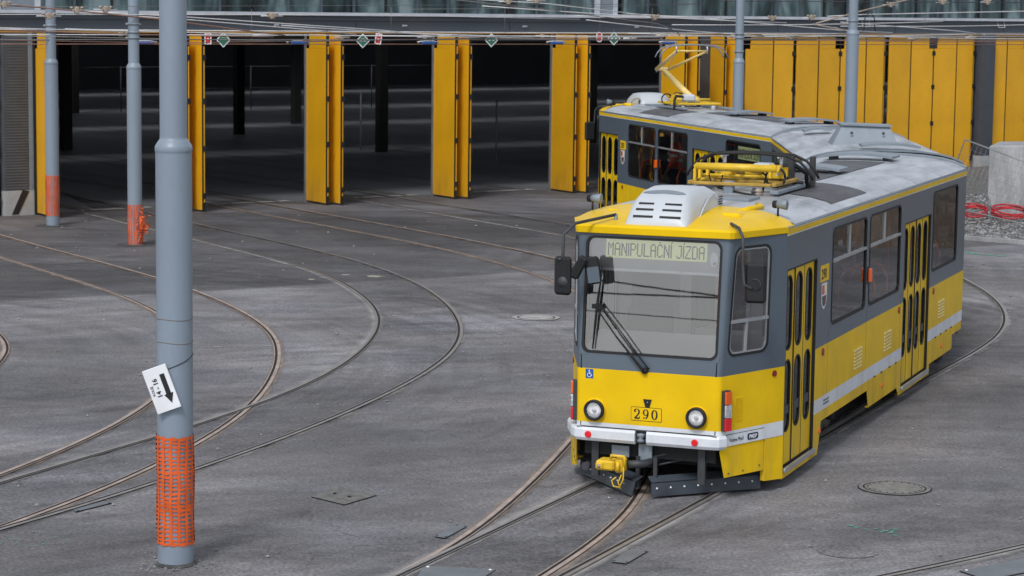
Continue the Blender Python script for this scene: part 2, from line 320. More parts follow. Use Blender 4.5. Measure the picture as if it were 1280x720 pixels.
    def obj(s,name,parent=None,M=None,label=None,fixn=False,attr=False):
        me=bpy.data.meshes.new(name); me.from_pydata([tuple(p) for p in s.v],[],s.f)
        for m in s.mats: me.materials.append(m)
        me.polygons.foreach_set('material_index',s.m); me.polygons.foreach_set('use_smooth',s.sm)
        if attr:
            at=me.attributes.new('edge','FLOAT','POINT'); at.data.foreach_set('value',s.attr)
        me.update()
        if fixn:
            import bmesh
            bm=bmesh.new(); bm.from_mesh(me); bmesh.ops.recalc_face_normals(bm,faces=bm.faces); bm.to_mesh(me); bm.free()
        o=bpy.data.objects.new(name,me); COL.objects.link(o)
        if parent: o.parent=parent
        if M is not None: o.matrix_local=M
        if label: o['label']=label
        return o
def tag(o,label=None,cat=None,group=None,kind=None):
    if label: o['label']=label
    if cat: o['category']=cat
    if group: o['group']=group
    if kind: o['kind']=kind
    return o
def empty(name,M):
    o=bpy.data.objects.new(name,None); COL.objects.link(o); o.matrix_world=M; o.empty_display_size=.3; return o
def rotz(a): return Matrix.Rotation(a,4,'Z')
def TM(x,y,z=0,a=0): return Matrix.Translation((x,y,z))@rotz(a)
_dg=None
def text_faces(body,size,bold=0.0,align='LEFT',sx=1.0):
    c=bpy.data.curves.new('t','FONT'); c.body=body; c.size=size; c.offset=bold; c.align_x=align; c.resolution_u=2
    o=bpy.data.objects.new('t',c); COL.objects.link(o); bpy.context.view_layer.update()
    me=bpy.data.meshes.new_from_object(o.evaluated_get(bpy.context.evaluated_depsgraph_get()))
    v=[(p.co.x*sx,p.co.y) for p in me.vertices]; f=[tuple(p.vertices) for p in me.polygons]
    bpy.data.objects.remove(o); bpy.data.curves.remove(c); bpy.data.meshes.remove(me)
    return v,f
# ------------------------------------------------------------------ surfaces with holes
def rrect(u0,u1,z0,z1,r,n=6):
    out=[]
    for cx,cz,a0 in ((u1-r,z1-r,0),(u0+r,z1-r,90),(u0+r,z0+r,180),(u1-r,z0+r,270)):
        for k in range(n+1):
            a=R(a0+90*k/n); out.append((cx+r*math.cos(a),cz+r*math.sin(a)))
    return out
def orect(u0,u1,z0,z1,n=6):
    # same number of points as rrect, on the sharp rectangle
    out=[]
    for cx,cz,h in ((u1,z1,0),(u0,z1,1),(u0,z0,2),(u1,z0,3)):
        out+=[(cx,cz)]*(n+1)
    return out
class Surf:
    def __init__(s,fn,flip=False): s.fn=fn; s.flip=flip
    def P(s,u,z,off=0.):
        p=Vector(s.fn(u,z))
        if off:
            e=1e-3; du=Vector(s.fn(u+e,z))-Vector(s.fn(u-e,z)); dz=Vector(s.fn(u,z+e))-Vector(s.fn(u,z-e))
            n=du.cross(dz).normalized()
            p=p+n*(-off if s.flip else off)
        return p
    def face(s,mb,pts,m,off=0,smooth=False):
        q=[s.P(u,z,off) for u,z in pts]
        if s.flip: q=q[::-1]
        mb.face(q,m,smooth)
    def grid(s,mb,ub,zb,matf,holes=(),off=0,maxu=99,smooth=False):
        ub=sorted(ub); zb=sorted(zb)
        us=sorted(set([round(a,5) for a in ub]+[round(h[k],5) for h in holes for k in (0,1) if ub[0]<=h[k]<=ub[-1]]))
        zs=sorted(set([round(a,5) for a in zb]+[round(h[k],5) for h in holes for k in (2,3) if zb[0]<=h[k]<=zb[-1]]))
        for i in range(len(us)-1):
            for j in range(len(zs)-1):
                cu=(us[i]+us[i+1])/2; cz=(zs[j]+zs[j+1])/2
                if any(h[0]<cu<h[1] and h[2]<cz<h[3] for h in holes): continue
                m=matf(cu,cz)
                if m is None: continue
                s.face(mb,[(us[i],zs[j]),(us[i+1],zs[j]),(us[i+1],zs[j+1]),(us[i],zs[j+1])],m,off,smooth)
    def ring(s,mb,outer,inner,m,off=0,depth=0.):
        n=len(inner)
        for i in range(n):
            j=(i+1)%n
            a,b,c,d=outer[i],outer[j],inner[j],inner[i]
            if abs(a[0]-b[0])<1e-6 and abs(a[1]-b[1])<1e-6: pts=[a,c,d]
            else: pts=[a,b,c,d]
            s.face(mb,pts,m,off)
        if depth:
            for i in range(n):
                j=(i+1)%n
                q=[s.P(*inner[i],off),s.P(*inner[j],off),s.P(*inner[j],off-depth),s.P(*inner[i],off-depth)]
                mb.face(q if not s.flip else q[::-1],m)
    def poly(s,mb,pts,m,off): s.face(mb,pts,m,off)
    def slab(s,mb,u0,u1,z0,z1,m,off,th,r=0.0,n=4):
        pts=rrect(u0,u1,z0,z1,r,n) if r>0 else [(u1,z1),(u0,z1),(u0,z0),(u1,z0)]
        s.face(mb,pts,m,off+th)
        for i in range(len(pts)):
            j=(i+1)%len(pts); q=[s.P(*pts[i],off+th),s.P(*pts[j],off+th),s.P(*pts[j],off),s.P(*pts[i],off)]
            mb.face(q[::-1] if not s.flip else q,m)
    def text(s,mb,body,u,z,size,m,off,bold=0,dirn=1,sx=1.,rot=0):
        v,f=text_faces(body,size,bold,sx=sx)
        c,sn=math.cos(rot),math.sin(rot)
        vs=[s.P(u+dirn*(x*c-y*sn),z+x*sn+y*c,off) for x,y in v]
        mb.mesh(vs,f,m)
    def window(s,name,parent,M,u0,u1,z0,z1,r,body,glassm,bars=(),vbars=(),hole_pad=.02,metal=None):
        """frame plate with rounded opening + black gasket + pane; hole in wall is (u0-pad..)"""
        p=hole_pad
        mb=MB()
        s.ring(mb,orect(u0-p,u1+p,z0-p,z1+p),rrect(u0,u1,z0,z1,r),body,.0015)
        s.ring(mb,rrect(u0,u1,z0,z1,r),rrect(u0+.028,u1-.028,z0+.028,z1-.028,max(.01,r-.02)),BLACK,.006,.03)
        if metal: s.ring(mb,rrect(u0+.028,u1-.028,z0+.028,z1-.028,max(.01,r-.02)),rrect(u0+.045,u1-.045,z0+.045,z1-.045,max(.01,r-.035)),metal,.0,.02)
        for z in bars: s.slab(mb,u0+.02,u1-.02,z-.017,z+.017,ALU,-.012,.022)
        for (u,za,zb) in vbars: s.slab(mb,u-.014,u+.014,za,zb,ALU,-.012,.021)
        o=mb.obj(name,parent,M)
        g=MB(); s.poly(g,rrect(u0+.01,u1-.01,z0+.01,z1-.01,max(.01,r-.01)),glassm,-.012); g.obj('pane',o)
        return (u0-p,u1+p,z0-p,z1+p)
# ------------------------------------------------------------------ camera & world
FPX=2937.0167; PT=.1196010; RL=.0119482; H=5.316008
fw=Vector((0,math.cos(PT),-math.sin(PT))); rt=Vector((1,0,0)); up=rt.cross(fw)
rt2=rt*math.cos(RL)+up*math.sin(RL); up2=-rt*math.sin(RL)+up*math.cos(RL)
cd=bpy.data.cameras.new('camera'); cam=bpy.data.objects.new('camera',cd); COL.objects.link(cam); S.camera=cam
cam.matrix_world=Matrix(((rt2.x,up2.x,-fw.x,0),(rt2.y,up2.y,-fw.y,0),(rt2.z,up2.z,-fw.z,H),(0,0,0,1)))
cd.sensor_width=36; cd.lens=FPX/1280*36; cd.clip_end=3000; cd.clip_start=.5
cd.dof.use_dof=True; cd.dof.focus_distance=28; cd.dof.aperture_fstop=5.0
w=bpy.data.worlds.new('World'); S.world=w; w.use_nodes=True; N=w.node_tree.nodes; L=w.node_tree.links; N.clear()
sky=N.new('ShaderNodeTexSky'); sky.sky_type='NISHITA'; sky.sun_disc=False; sky.sun_elevation=R(48); sky.sun_rotation=R(200); sky.dust_density=1.2; sky.air_density=1.0; sky.ozone_density=1
hs=N.new('ShaderNodeHueSaturation'); hs.inputs['Saturation'].default_value=.22; bg=N.new('ShaderNodeBackground'); wo=N.new('ShaderNodeOutputWorld')
tn=N.new('ShaderNodeMix'); tn.data_type='RGBA'; tn.blend_type='MULTIPLY'; tn.inputs[0].default_value=1; tn.inputs[7].default_value=(.97,1.0,1.05,1)
L.new(sky.outputs[0],hs.inputs['Color']); L.new(hs.outputs[0],tn.inputs[6]); L.new(tn.outputs[2],bg.inputs[0]); L.new(bg.outputs[0],wo.inputs[0]); bg.inputs[1].default_value=.165
sd=bpy.data.lights.new('sun','SUN'); sd.energy=1.9; sd.angle=R(15); sd.color=(1,.98,.96); sun=bpy.data.objects.new('sun',sd); COL.objects.link(sun)
# sun direction matching sky: rotation 200deg, elevation 48
az=R(200); el=R(48); sdir=Vector((math.sin(az)*math.cos(el),math.cos(az)*math.cos(el),math.sin(el)))
sun.rotation_euler=sdir.to_track_quat('Z','Y').to_euler()
S.view_settings.view_transform='Standard'; S.view_settings.look='None'; S.view_settings.exposure=0; S.view_settings.gamma=1
S.cycles.max_bounces=8; S.cycles.transparent_max_bounces=24; S.cycles.use_denoising=True
# ------------------------------------------------------------------ ground
g=MB(); g.face([(-500,-300,0),(500,-300,0),(500,900,0),(-500,900,0)],ASPH); tag(g.obj('asphalt_yard'),kind='structure')
FA=.6439703; F0=Vector((-5.59712,63.16071,0)); P_=4.162061
FM=TM(F0.x,F0.y,0,FA)
fd=Vector((math.cos(FA),math.sin(FA),0)); fn=Vector((math.sin(FA),-math.cos(FA),0))
g=MB(); g.face([(-13.9,.25,.004),(95,.25,.004),(95,75,.004),(-13.9,75,.004)],HALLF); tag(g.obj('hall_floor',M=FM),kind='structure')
# rails --------------------------------------------------------------
def smooth(pts,step=.35):
    P=[Vector((a,b)) for a,b in pts]
    for _ in range(2): # light smoothing
        Q=[P[0]]+[(P[i-1]+P[i]*2+P[i+1])/4 for i in range(1,len(P)-1)]+[P[-1]]; P=Q
    out=[]
    for i in range(len(P)-1):
        p0=P[max(i-1,0)];p1=P[i];p2=P[i+1];p3=P[min(i+2,len(P)-1)]
        n=max(2,int((p2-p1).length/step))
        for k in range(n):
            t=k/n; out.append(.5*((2*p1)+(-p0+p2)*t+(2*p0-5*p1+4*p2-p3)*t*t+(-p0+3*p1-3*p2+p3)*t**3))
    out.append(P[-1]); return out
def offs(pts,d):
    o=[]
    for i,p in enumerate(pts):
        t=(pts[min(i+1,len(pts)-1)]-pts[max(i-1,0)]).normalized(); o.append(p+Vector((t.y,-t.x))*d)
    return o
RAILN=[0]
def rail(pts,side=1,inhall=False,kind='dark',bedl=.13,bedr=.07,e=.55):
    """grooved rail sunk flush in the paving; side=+1: groove lies to the right of travel"""
    i=RAILN[0]; RAILN[0]+=1
    c=smooth(pts); mb=MB()
    def strip(d0,d1,z,m,e0=0,e1=0):
        a=offs(c,d0);b=offs(c,d1)
        for k in range(len(c)-1):
            mb.face([(a[k].x,a[k].y,z),(b[k].x,b[k].y,z),(b[k+1].x,b[k+1].y,z),(a[k+1].x,a[k+1].y,z)][::-1 if d1>d0 else 1],m,attr=[e0,e1,e1,e0][::-1 if d1>d0 else 1])
    zb=.008+.0005*i; zs=.022+.0005*i; s=side
    bed=BEDR if kind=='rust' else BED; stl=STEELR if kind=='rust' else STEEL
    if not inhall:
        strip(-.03*s-bedl*s,-.03*s,zb,bed,0,e); strip(-.03*s,.07*s,zb,bed,e,e); strip(.07*s,(.07+bedr)*s,zb,bed,e*.9,0)
    strip(-.030*s,.020*s,zs,stl); strip(.020*s,.058*s,zs,GROOVE); strip(.058*s,.070*s,zs,stl)
    o=mb.obj('tram_rail',attr=True); tag(o,kind='structure'); return o
r3=[(-11.9,53.5),(-11.61,52.94),(-9.92,50.15),(-8.44,47.78),(-7.31,45.88),(-6.6,44.62),(-5.92,43.3),(-5.12,41.57),(-4.5,39.9),(-4.1,38.6),(-3.82,37.5),(-3.6,36.4),(-3.38,34.41),(-3.32,32.39),(-3.4,30.5),(-3.52,29.3),(-3.78,27.83),(-4.04,26.65),(-4.31,25.6),(-4.69,24.4),(-5.13,23.21),(-6.2,20.6)]
lc=[(-16,71.5),(-12,64),(-7.66,56.19),(-6.73,54.69),(-5.32,52.42),(-4.4,50.8),(-3.36,48.96),(-2.31,46.6),(-1.64,44.41),(-1.1,41.84),(-.82,39.5),(-.73,37.8),(-.82,36.0),(-1.04,34.35),(-1.34,32.86),(-2.17,29.9),(-2.75,28.4),(-3.36,26.9),(-3.85,25.75),(-4.31,24.75),(-4.70,23.98),(-5.2,23.02),(-6.4,20.8)]
ld=[(-13.3,63.4),(-7.12,52.61),(-6.42,51.4),(-5.63,49.95),(-4.75,48.3),(-4.24,47.3),(-3.62,45.9),(-3.0,43.94),(-2.49,41.71),(-2.24,39.9),(-2.16,38.3),(-2.22,36.27),(-2.46,34.2),(-2.8,32.6),(-3.3,30.87),(-3.98,29.2),(-4.3,28.5),(-4.66,27.7),(-5.1,26.75),(-5.65,25.5),(-6.5,23.6)]
def ext(pts,n): # extend start backwards along direction by n metres
    a=Vector(pts[0]);b=Vector(pts[1]);d=(a-b).normalized(); return [tuple(a+d*n)]+list(pts)
r2=[(-15.5,56.8),(-10.5,48.16),(-9.49,46.4),(-7.92,43.9),(-6.93,42.1),(-6.09,40.16),(-5.3,37.9),(-4.85,35.5),(-4.68,33),(-4.73,30.9),(-4.93,29.34),(-5.15,28.2),(-5.45,26.9),(-5.75,25.7),(-6.6,23.2)]
r1=[(-14.5,45.5),(-11.5,42.6),(-9.3,39.6),(-8.28,37.66),(-7.8,36.2),(-7.5,34.7),(-7.38,33.23),(-7.5,30),(-8,27)]
la=[(-11.0,69.3),(-5.38,60.26),(-2.66,56.01),(-.29,52.1),(1.0,49.65),(2.35,46.3),(3.2,42.8),(3.35,39.2),(3.0,35.4),(2.3,30.6),(1.61,27.0),(1.61,25.9),(1.31,24.34),(.93,23.02),(.5,21.8),(-.6,19.2)]
lb=[(-9.6,64.5),(-5.08,56.94),(-3.76,55.0),(-2.52,53.0),(-1.36,50.94),(-.26,48.6),(.91,45.57),(1.7,42.6),(1.92,39.0),(1.75,35.4),(1.35,31.8),(.81,28.86),(.51,27.18),(.19,25.6),(-.15,24.15),(-.41,23.16),(-.71,22.3),(-1.03,21.5),(-2,19.2)]
# the tram's own track
B=[(-1.9,19.6),(-.70,22.25),(-.28,23.2),(.1,24.06),(.51,24.98),(1.01,26.04),(2.0,28.25),(3.3,31.5),(4.5,34.4),(5.1,36.4),(5.4,38.9),(5.35,41.6),(5.0,44.4),(4.2,47.4),(3.2,50.6),(2.0,53.4),(.4,56.0),(-.21,56.94),(-1.75,59.59),(-6,67)]
B2=[(-.5,19.3),(.63,21.7),(.87,22.25),(1.19,22.96),(1.6,23.85),(2.32,25.4),(3.35,27.7),(4.63,30.9),(5.85,33.9),(6.5,36.2),(6.84,38.9),(6.8,41.7),(6.4,44.7),(5.6,47.9),(4.5,51.3),(3.1,54.4),(1.62,57.0),(.4,58.88),(-1.29,61.55),(-2.63,63.78),(-6.5,70)]
O=[(2.9,26.6),(3.82,28.46),(4.54,30.31),(5.6,32.76),(6.65,35.0),(7.42,36.6),(8.08,38.2),(8.63,40.1),(8.97,42.11),(9.14,44.5),(9.1,47.2),(8.7,50.5),(7.9,54),(6.6,58),(5,62)]
OI=[tuple(p) for p in offs([Vector(q) for q in O],-1.435)]
br=[(7.2,24.8),(5.14,22.96),(4.48,22.39),(3.87,21.89),(2.0,20.4)]
for pts,sd_,kd,e_,bl in ((r1,-1,'rust',.6,.10),(r2,-1,'rust',.62,.10),(r3,1,'rust',.62,.12),(la,1,'rust',.62,.15),(lb,-1,'rust',.60,.12),(lc,1,'dark',.45,.12),(ld,-1,'dark',.62,.20),(B,1,'dark',.74,.20),(B2,-1,'dark',.70,.16),(O,-1,'dark',.55,.12),(OI,1,'dark',.5,.12),(br,1,'dark',.6,.16)):
    rail(pts,side=sd_,kind=kd,e=e_,bedl=bl)
def between(a,b,i0,i1,j0,j1,col,name):
    A_=smooth(a)[i0:i1]; B_=smooth(b)[j0:j1]; n=60; mb=MB()
    def at(P,t):
        x=t*(len(P)-1); k=min(int(x),len(P)-2); return P[k].lerp(P[k+1],x-k)
    for k in range(n):
        p,q,u,v=at(A_,k/n),at(A_,(k+1)/n),at(B_,(k+1)/n),at(B_,k/n)
        mb.face([(p.x,p.y,.0062),(q.x,q.y,.0062),(u.x,u.y,.0062),(v.x,v.y,.0062)][::-1],col)
    o=mb.obj(name); tag(o,kind='structure')
    import bmesh
    bm=bmesh.new(); bm.from_mesh(o.data); bmesh.ops.remove_doubles(bm,verts=bm.verts,dist=1e-5); bmesh.ops.recalc_face_normals(bm,faces=bm.faces)
    if bm.faces[:][0].normal.z<0: bmesh.ops.reverse_faces(bm,faces=bm.faces)
    bm.to_mesh(o.data); bm.free()
between(ld,lc,20,150,20,150,GRIT,'asphalt_strip')
between(B,B2,2,22,2,22,GRIT,'asphalt_strip')
# rails inside the hall: straight lines
for i in range(-3,8):
    for sg in (-.7175,.7175):
        u=i*P_+2.75+sg+(1.0 if i>=4 else 0)
        q=[FM@Vector((u,y,0)) for y in (.3,20,45,74)]
        rail([(p.x,p.y) for p in q],inhall=True)
# ------------------------------------------------------------------ depot building (facade-local frame: X along, Y inward)
bld=empty('depot_building',FM); tag(bld,'long tram depot hall with open and closed yellow folding doors under a grey fascia','building')
def bpart(name,mb,parent=None,label=None): return mb.obj(name,parent or bld,label=label)
U0,U1=-14,46; UH=95
mb=MB(); mb.box((U0,.0,4.56),(U1,.5,4.985),BEAM); mb.box((U0,-.05,4.86),(U1,-.002,4.98),BEAM)
for k in range(12): mb.box((U0+k*5.2,-.006,4.57),(U0+k*5.2+.012,-.001,4.85),BLACK)
bpart('fascia_beam',mb)
mb=MB(); mb.box((U0,-.03,4.515),(U1,.10,4.557),GLEAF); bpart('door_track',mb)
mb=MB(); mb.box((U0,-.16,4.99),(U1,.3,5.075),LEDGE); bpart('ledge',mb)
mb=MB()
for (ya,yb) in ((.2,14),(15.1,30),(32,44),(46.5,62),(65,75)): mb.box((U0,ya,7.9),(UH,yb,8.5),DARKIN)  # gaps between the slabs are added so daylight reaches the hall floor
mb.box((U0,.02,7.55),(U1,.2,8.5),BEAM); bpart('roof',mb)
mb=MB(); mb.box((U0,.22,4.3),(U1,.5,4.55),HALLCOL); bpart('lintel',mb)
# glazing: each pane its own part
k=0; u=U0
while u<U1-1:
    wd=P_/4
    mb=MB(); z0,z1=5.08,7.5
    mb.box((u+.02,.16,z0),(u+wd-.02,.19,z1),FGL)
    w_=bpart('window',mb)
    mb=MB(); mb.box((u-.02,.08,z0),(u+.02,.2,z1),BEAM if k%4 else BLACK); mb.box((u+.02,.12,6.2),(u+wd-.02,.158,6.26),BEAM)
    mb.obj('frame',w_)
    k+=1; u+=wd
for (a,b) in ((-8.9,-7.7),(9.95,10.75)):
    mb=MB(); mb.box((a,-.02,5.08),(a+.14,.1,6.6),LEDGE); mb.box((b-.14,-.02,5.08),(b,.1,6.6),LEDGE); mb.box((a+.14,.0,6.5),(b-.14,.1,6.6),LEDGE); mb.box((a+.14,.02,5.08),(b-.14,.06,6.5),GREYP)
    bpart('window_surround',mb)
# brackets and little lamps on beam
for u in (-9.7,-5.1,-1.0,3.1,7.25,11.4,15.5,19.6):
    mb=MB(); mb.box((u,-.06,4.72),(u+.14,-.052,4.75),LEDGE); mb.box((u,-.06,4.70),(u+.03,-.001,4.76),LEDGE); bpart('bracket',mb)
for u in (20.8,27.2):
    mb=MB(); mb.tube([(u,-.07,4.97),(u,-.12,4.78),(u+.32,-.12,4.78),(u+.32,-.07,4.97)],.012,LWIRE,6); bpart('bracket',mb)
# folding doors
def leaf(mb_parent,name,M,w_,h0,h1,notch=0):
    """leaf: local X along width, Y thickness .05, outer at y<0"""
    mb=MB()
    if notch:
        nw,nh=.2,.38
        if notch<0: mb.cbox((0,-.03,h0),(w_,.03,h1-nh),DOORY,.006); mb.cbox((nw,-.03,h1-nh+.001),(w_,.03,h1),DOORY,.006)
        else: mb.cbox((0,-.03,h0),(w_,.03,h1-nh),DOORY,.006); mb.cbox((0,-.03,h1-nh+.001),(w_-nw,.03,h1),DOORY,.006)
    else: mb.cbox((0,-.03,h0),(w_,.03,h1),DOORY,.006)
    return mb.obj(name,mb_parent,M)
HB,HT=.05,4.50
def stack(u,two=True):
    """two leaves folded together, perpendicular to the facade, reaching outwards"""
    e=bpart('folding_door',MB().box((u+.02,-.12,HT+.0),(u+.30,.02,HT+.012),DGREY))
    M1=Matrix.Translation((u+.03,-.02,0))@rotz(R(-90)-R(6.5))
    leaf(e,'door_panel',M1,1.24,HB,HT,-1)
    M2=Matrix.Translation((u+.20,-.24,0))@rotz(R(-90)+R(1))
    if two: leaf(e,'door_panel',M2,1.20,HB,HT,0)
    # seals + hinges at outer edges
    for (M,w_) in ((M1,1.24),(M2,1.20))[:2 if two else 1]:
        q=MB(); q.box((w_+.001,-.034,HB-.02),(w_+.05,.034,HT+.01),BLACK); q.box((w_+.05,-.012,HB+.2),(w_+.056,.018,HT-.3),DOORY)
        for z in (.35,1.55,2.75,3.85): q.box((w_+.03,-.05,z),(w_+.075,.05,z+.14),BLACK)
        q.obj('door_seal',e,M)
    q=MB(); q.box((u-.035,-.06,0),(u-.005,.02,4.5),GALV); q.obj('guide_rail',e)
def closed(u0,widths,notches):
    u=u0
    for i in range(0,len(widths),2):
        e=bpart('folding_door',MB().box((u,-.03,HT-.04),(u+widths[i]+(widths[i+1] if i+1<len(widths) else 0),-.0,HT-.02),DGREY))
        for j in (i,i+1):
            if j>=len(widths): break
            leaf(e,'door_panel',Matrix.Translation((u+.018,.06,0)),widths[j]-.036,HB,HT-.05,notches[j])
            u+=widths[j]
        q=MB(); q.box((u-.016,.020,HB),(u+.016,.028,HT-.05),BLACK)
        if i+1<len(widths): um=u-widths[i+1]; q.box((um-.014,.020,HB),(um+.014,.028,HT-.05),BLACK)
        if (i//2)%2==1: q.box((u-.075,.022,HB),(u-.060,.028,HT-.05),BLACK)
        for z in (.35,1.55,2.75,3.85): q.box((u-.07,.012,z),(u+.07,.028,z+.14),BLACK)
        q.obj('hinge',e)
for i in (-1,0,1,2): stack(i*P_)
# last open pier: stack + grey column + stack
stack(3*P_-.02)
mb=MB(); mb.box((13.43,-.55,0),(13.95,.2,4.5),COLG); mb.box((13.35,-.3,0),(13.43,.3,4.5),BLACK); bpart('column',mb)
stack(14.02)
closed(15.93,[1.15,.87],[-1,0])
closed(18.08,[.95,.95,1.16,.88],[0,1,-1,0])
closed(22.2,[1.0,1.07,1.1,.87],[0,1,-1,0])
mb=MB(); mb.box((26.36,-.28,.5),(26.92,.1,4.56),COLG); mb.box((26.36,-.282,0),(26.92,.1,.5),PLINTH); bpart('column',mb)
closed(27.0,[.85,1.05,1.05,.95],[0,1,-1,0]); closed(31.2,[1.0,1.05,1.05,1.0],[0,1,-1,0]); closed(35.4,[1.0,1.05,1.05,1.0],[0,1,-1,0]); closed(39.6,[1.0,1.05,1.05,1.0],[0,1,-1,0])
mb=MB(); mb.box((43.7,-.1,0),(46,.2,4.56),CORR); bpart('wall',mb)
# left: corrugated wall panel with white plinth, black tape on it; doors beyond
mb=MB(); mb.box((-8.74,.0,.62),(-7.93,.15,4.56),CORR)
for k in range(56): mb.box((-8.72,-.018,.66+k*.07),(-8.08,-.001,.66+k*.07+.03),CORR)
mb.box((-8.05,-.025,.62),(-7.92,-.001,4.56),GREYP)
bpart('wall',mb)
mb=MB(); mb.box((-8.74,-.04,0),(-7.93,.15,.615),PLINTH); bpart('plinth',mb)
mb=MB(); mb.extr([(-8.55,-.046,.03),(-8.38,-.046,.03),(-8.08,-.046,.60),(-8.26,-.046,.63)],(0,-.01,0),TAPE); bpart('tape',mb)
stack(-7.88,False)
mb=MB(); mb.box((-7.94,-.1,0),(-7.90,.25,4.5),BLACK); bpart('door_seal',mb)
closed(-13.0,[1.0,1.05,1.05,1.0],[0,1,-1,0])
# hall interior
mb=MB()
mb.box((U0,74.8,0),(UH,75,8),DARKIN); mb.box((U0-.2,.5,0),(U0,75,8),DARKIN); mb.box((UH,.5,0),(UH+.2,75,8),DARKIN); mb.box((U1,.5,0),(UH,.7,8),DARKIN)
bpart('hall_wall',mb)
for (x,y) in ((-20.79,111.3),(-11.14,95.3),(-9.65,104.1),(-4.78,85.0),(3.0,92),(9,100),(-16,84)):
    q=FM.inverted()@Vector((x,y,0)); mb=MB(); mb.box((q.x-.17,q.y-.17,0),(q.x+.17,q.y+.17,8),HALLCOL); bpart('hall_column',mb)
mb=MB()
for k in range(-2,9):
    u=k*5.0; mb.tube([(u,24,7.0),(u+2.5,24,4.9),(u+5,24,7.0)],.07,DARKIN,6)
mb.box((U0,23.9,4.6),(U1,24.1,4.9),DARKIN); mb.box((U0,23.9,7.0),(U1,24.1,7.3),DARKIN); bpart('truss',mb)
# interior mesh fence far inside and thin posts
for k in range(14):
    u=-13+k*3.6; mb=MB(); mb.tube([(u,48,0),(u,48,2.2)],.03,DARKIN,6); mb.tube([(u,48,2.15),(u+3.6,48,2.15)],.025,DARKIN,6)
    mb.tube([(u,48,1.1),(u+3.6,48,1.1)],.012,DARKIN,6)
    bpart('hall_fence',mb)
for (x,y,h) in ((-5.6,86,2.1),(-2.1,84,2.0),(-12,84,2.2),(-.6,80.5,2.1)):
    q=FM.inverted()@Vector((x,y,0)); mb=MB(); mb.tube([(q.x,q.y,0),(q.x,q.y,h)],.035,GREYP,6); bpart('hall_post',mb)
# pale lintel/threshold strips on hall floor edge
for i in range(-2,4):
    u=i*P_; mb=MB(); mb.face([(u+1.8,.28,.012),(u+3.9,.28,.012),(u+3.9,.62,.012),(u+1.8,.62,.012)],PALE); tag(mb.obj('threshold_strip',M=FM),kind='structure')
# ------------------------------------------------------------------ TRAM
oA=Vector((1.870072,26.190111,0)); aA=1.2006352-PI/2
oC=Vector((3.163726,54.595502,0)); aC=R(105.66-180)-PI/2
MA=TM(oA.x,oA.y,0,aA); MC=TM(oC.x,oC.y,0,aC)
tram=empty('tram',MA); tag(tram,'yellow and grey three-section articulated tram numbered 290 standing on the curved track','tram')
I4=Matrix.Identity(4)
RC=MA.inverted()@MC
SECT=[]   # objects of the A section to be copied
def part(name,mb,parent=None,label=None,copy=True,fixn=False):
    o=mb.obj(name,parent or tram,I4 if not parent else None,label=label,fixn=fixn)
    if parent is None and copy: SECT.append(o)
    return o
ZTOP=2.94
def roofz(x):
    a=abs(x)/1.24; return 3.115-.075*a**2-.10*a**6
def hwz(z):  # front half width
    return .81 if z<1.386 else .81+(z-1.386)/(2.86-1.386)*.055
def fy(z):
    return -1.055-(z-.6)*.012 if z<1.386 else -1.065+(z-1.386)/(2.86-1.386)*.135
RC_=.05
def frontfn(x,z): return (x,fy(z),z)
def cabfn(sg):
    def f(t,z): # t metres from front corner (0..1.108)
        k=t/1.108; hx=hwz(z); return (sg*(hx+(1.24-hx)*k),fy(z)*(1-k),z)
    return f
def sidefn(sg): return lambda s,z:(sg*1.24,s,z)
SF=Surf(frontfn)                  # u=x: du x dz -> (1,0,0)x(0,0,1)=(0,-1,0) outward OK
SC={1:Surf(cabfn(1)),-1:Surf(cabfn(-1),True)}
SS={1:Surf(sidefn(1)),-1:Surf(sidefn(-1),True)}   # u=y: (0,1,0)x(0,0,1)=(1,0,0)
def bodycol(z): return YEL if z<1.384 else SLATE
def paint(u,z):
    if .61<z<.775: return WHITE
    return YEL if z<1.386 else SLATE
body=MB()
zb=[.61,.775,1.386,ZTOP]
# --- side windows and holes
def side_build(sg,mb):
    s=SS[sg]; holes=[]
    # windows as parts
    holes.append(s.window('window',WP,None,2.14,3.96,1.575,2.745,.11,SLATE,WGLASS,bars=[2.345],vbars=[(3.03,2.36,2.72)]))
    holes.append(s.window('window',WP,None,4.13,6.0,1.575,2.745,.11,SLATE,WGLASS,bars=[2.345],vbars=[(5.0,2.36,2.72)]))
    holes.append(s.window('window',WP,None,8.20,10.06,1.60,2.755,.10,SLATE,WGLASS))
    d1=(.035,1.40,.20,2.455); d2=(6.29,8.06,.20,2.455)
    holes+= [d1,d2]
    s.grid(mb,[0,10.70],[.61,.775,1.386,ZTOP],lambda u,z:paint(u,z),holes)
    # skirt
    segs=[(0,1.62,.11),(1.78,4.20,.485),(4.30,6.02,.25),(6.18,8.24,.125),(8.24,9.94,.27),(9.94,10.66,.485)]
    for a,b,zz in segs:
        s.grid(mb,[a,b],[zz,.61],lambda u,z:YEL,[d1,d2])
    for q in ([(1.62,.11),(1.70,.25),(1.78,.485),(1.78,.61),(1.62,.61)],[(4.20,.485),(4.30,.25),(4.30,.61),(4.20,.61)],[(6.02,.25),(6.16,.125),(6.18,.125),(6.18,.61),(6.02,.61)]):
        s.face(mb,q,YEL)
    # inward return of the skirt
    for a,b,zz in segs:
        mb.box((sg*1.20 if sg>0 else -1.235,a,zz),(1.235 if sg>0 else -1.20,b,zz+.02),YEL)
    mb.box((min(sg*1.18,sg*1.236),0,2.90),(max(sg*1.18,sg*1.236),10.7,2.935),GREYP)
WP=None
Surf_window=Surf.window
def win2(self,name,parent,M,*a,**k):
    n0=set(COL.objects)
    h=Surf_window(self,name,tram,None,*a,**k)
    for o in COL.objects:
        if o not in n0 and o.parent==tram: o.matrix_local=I4; SECT.append(o)
    return h
Surf.window=win2
for sg in (1,-1): side_build(sg,body)
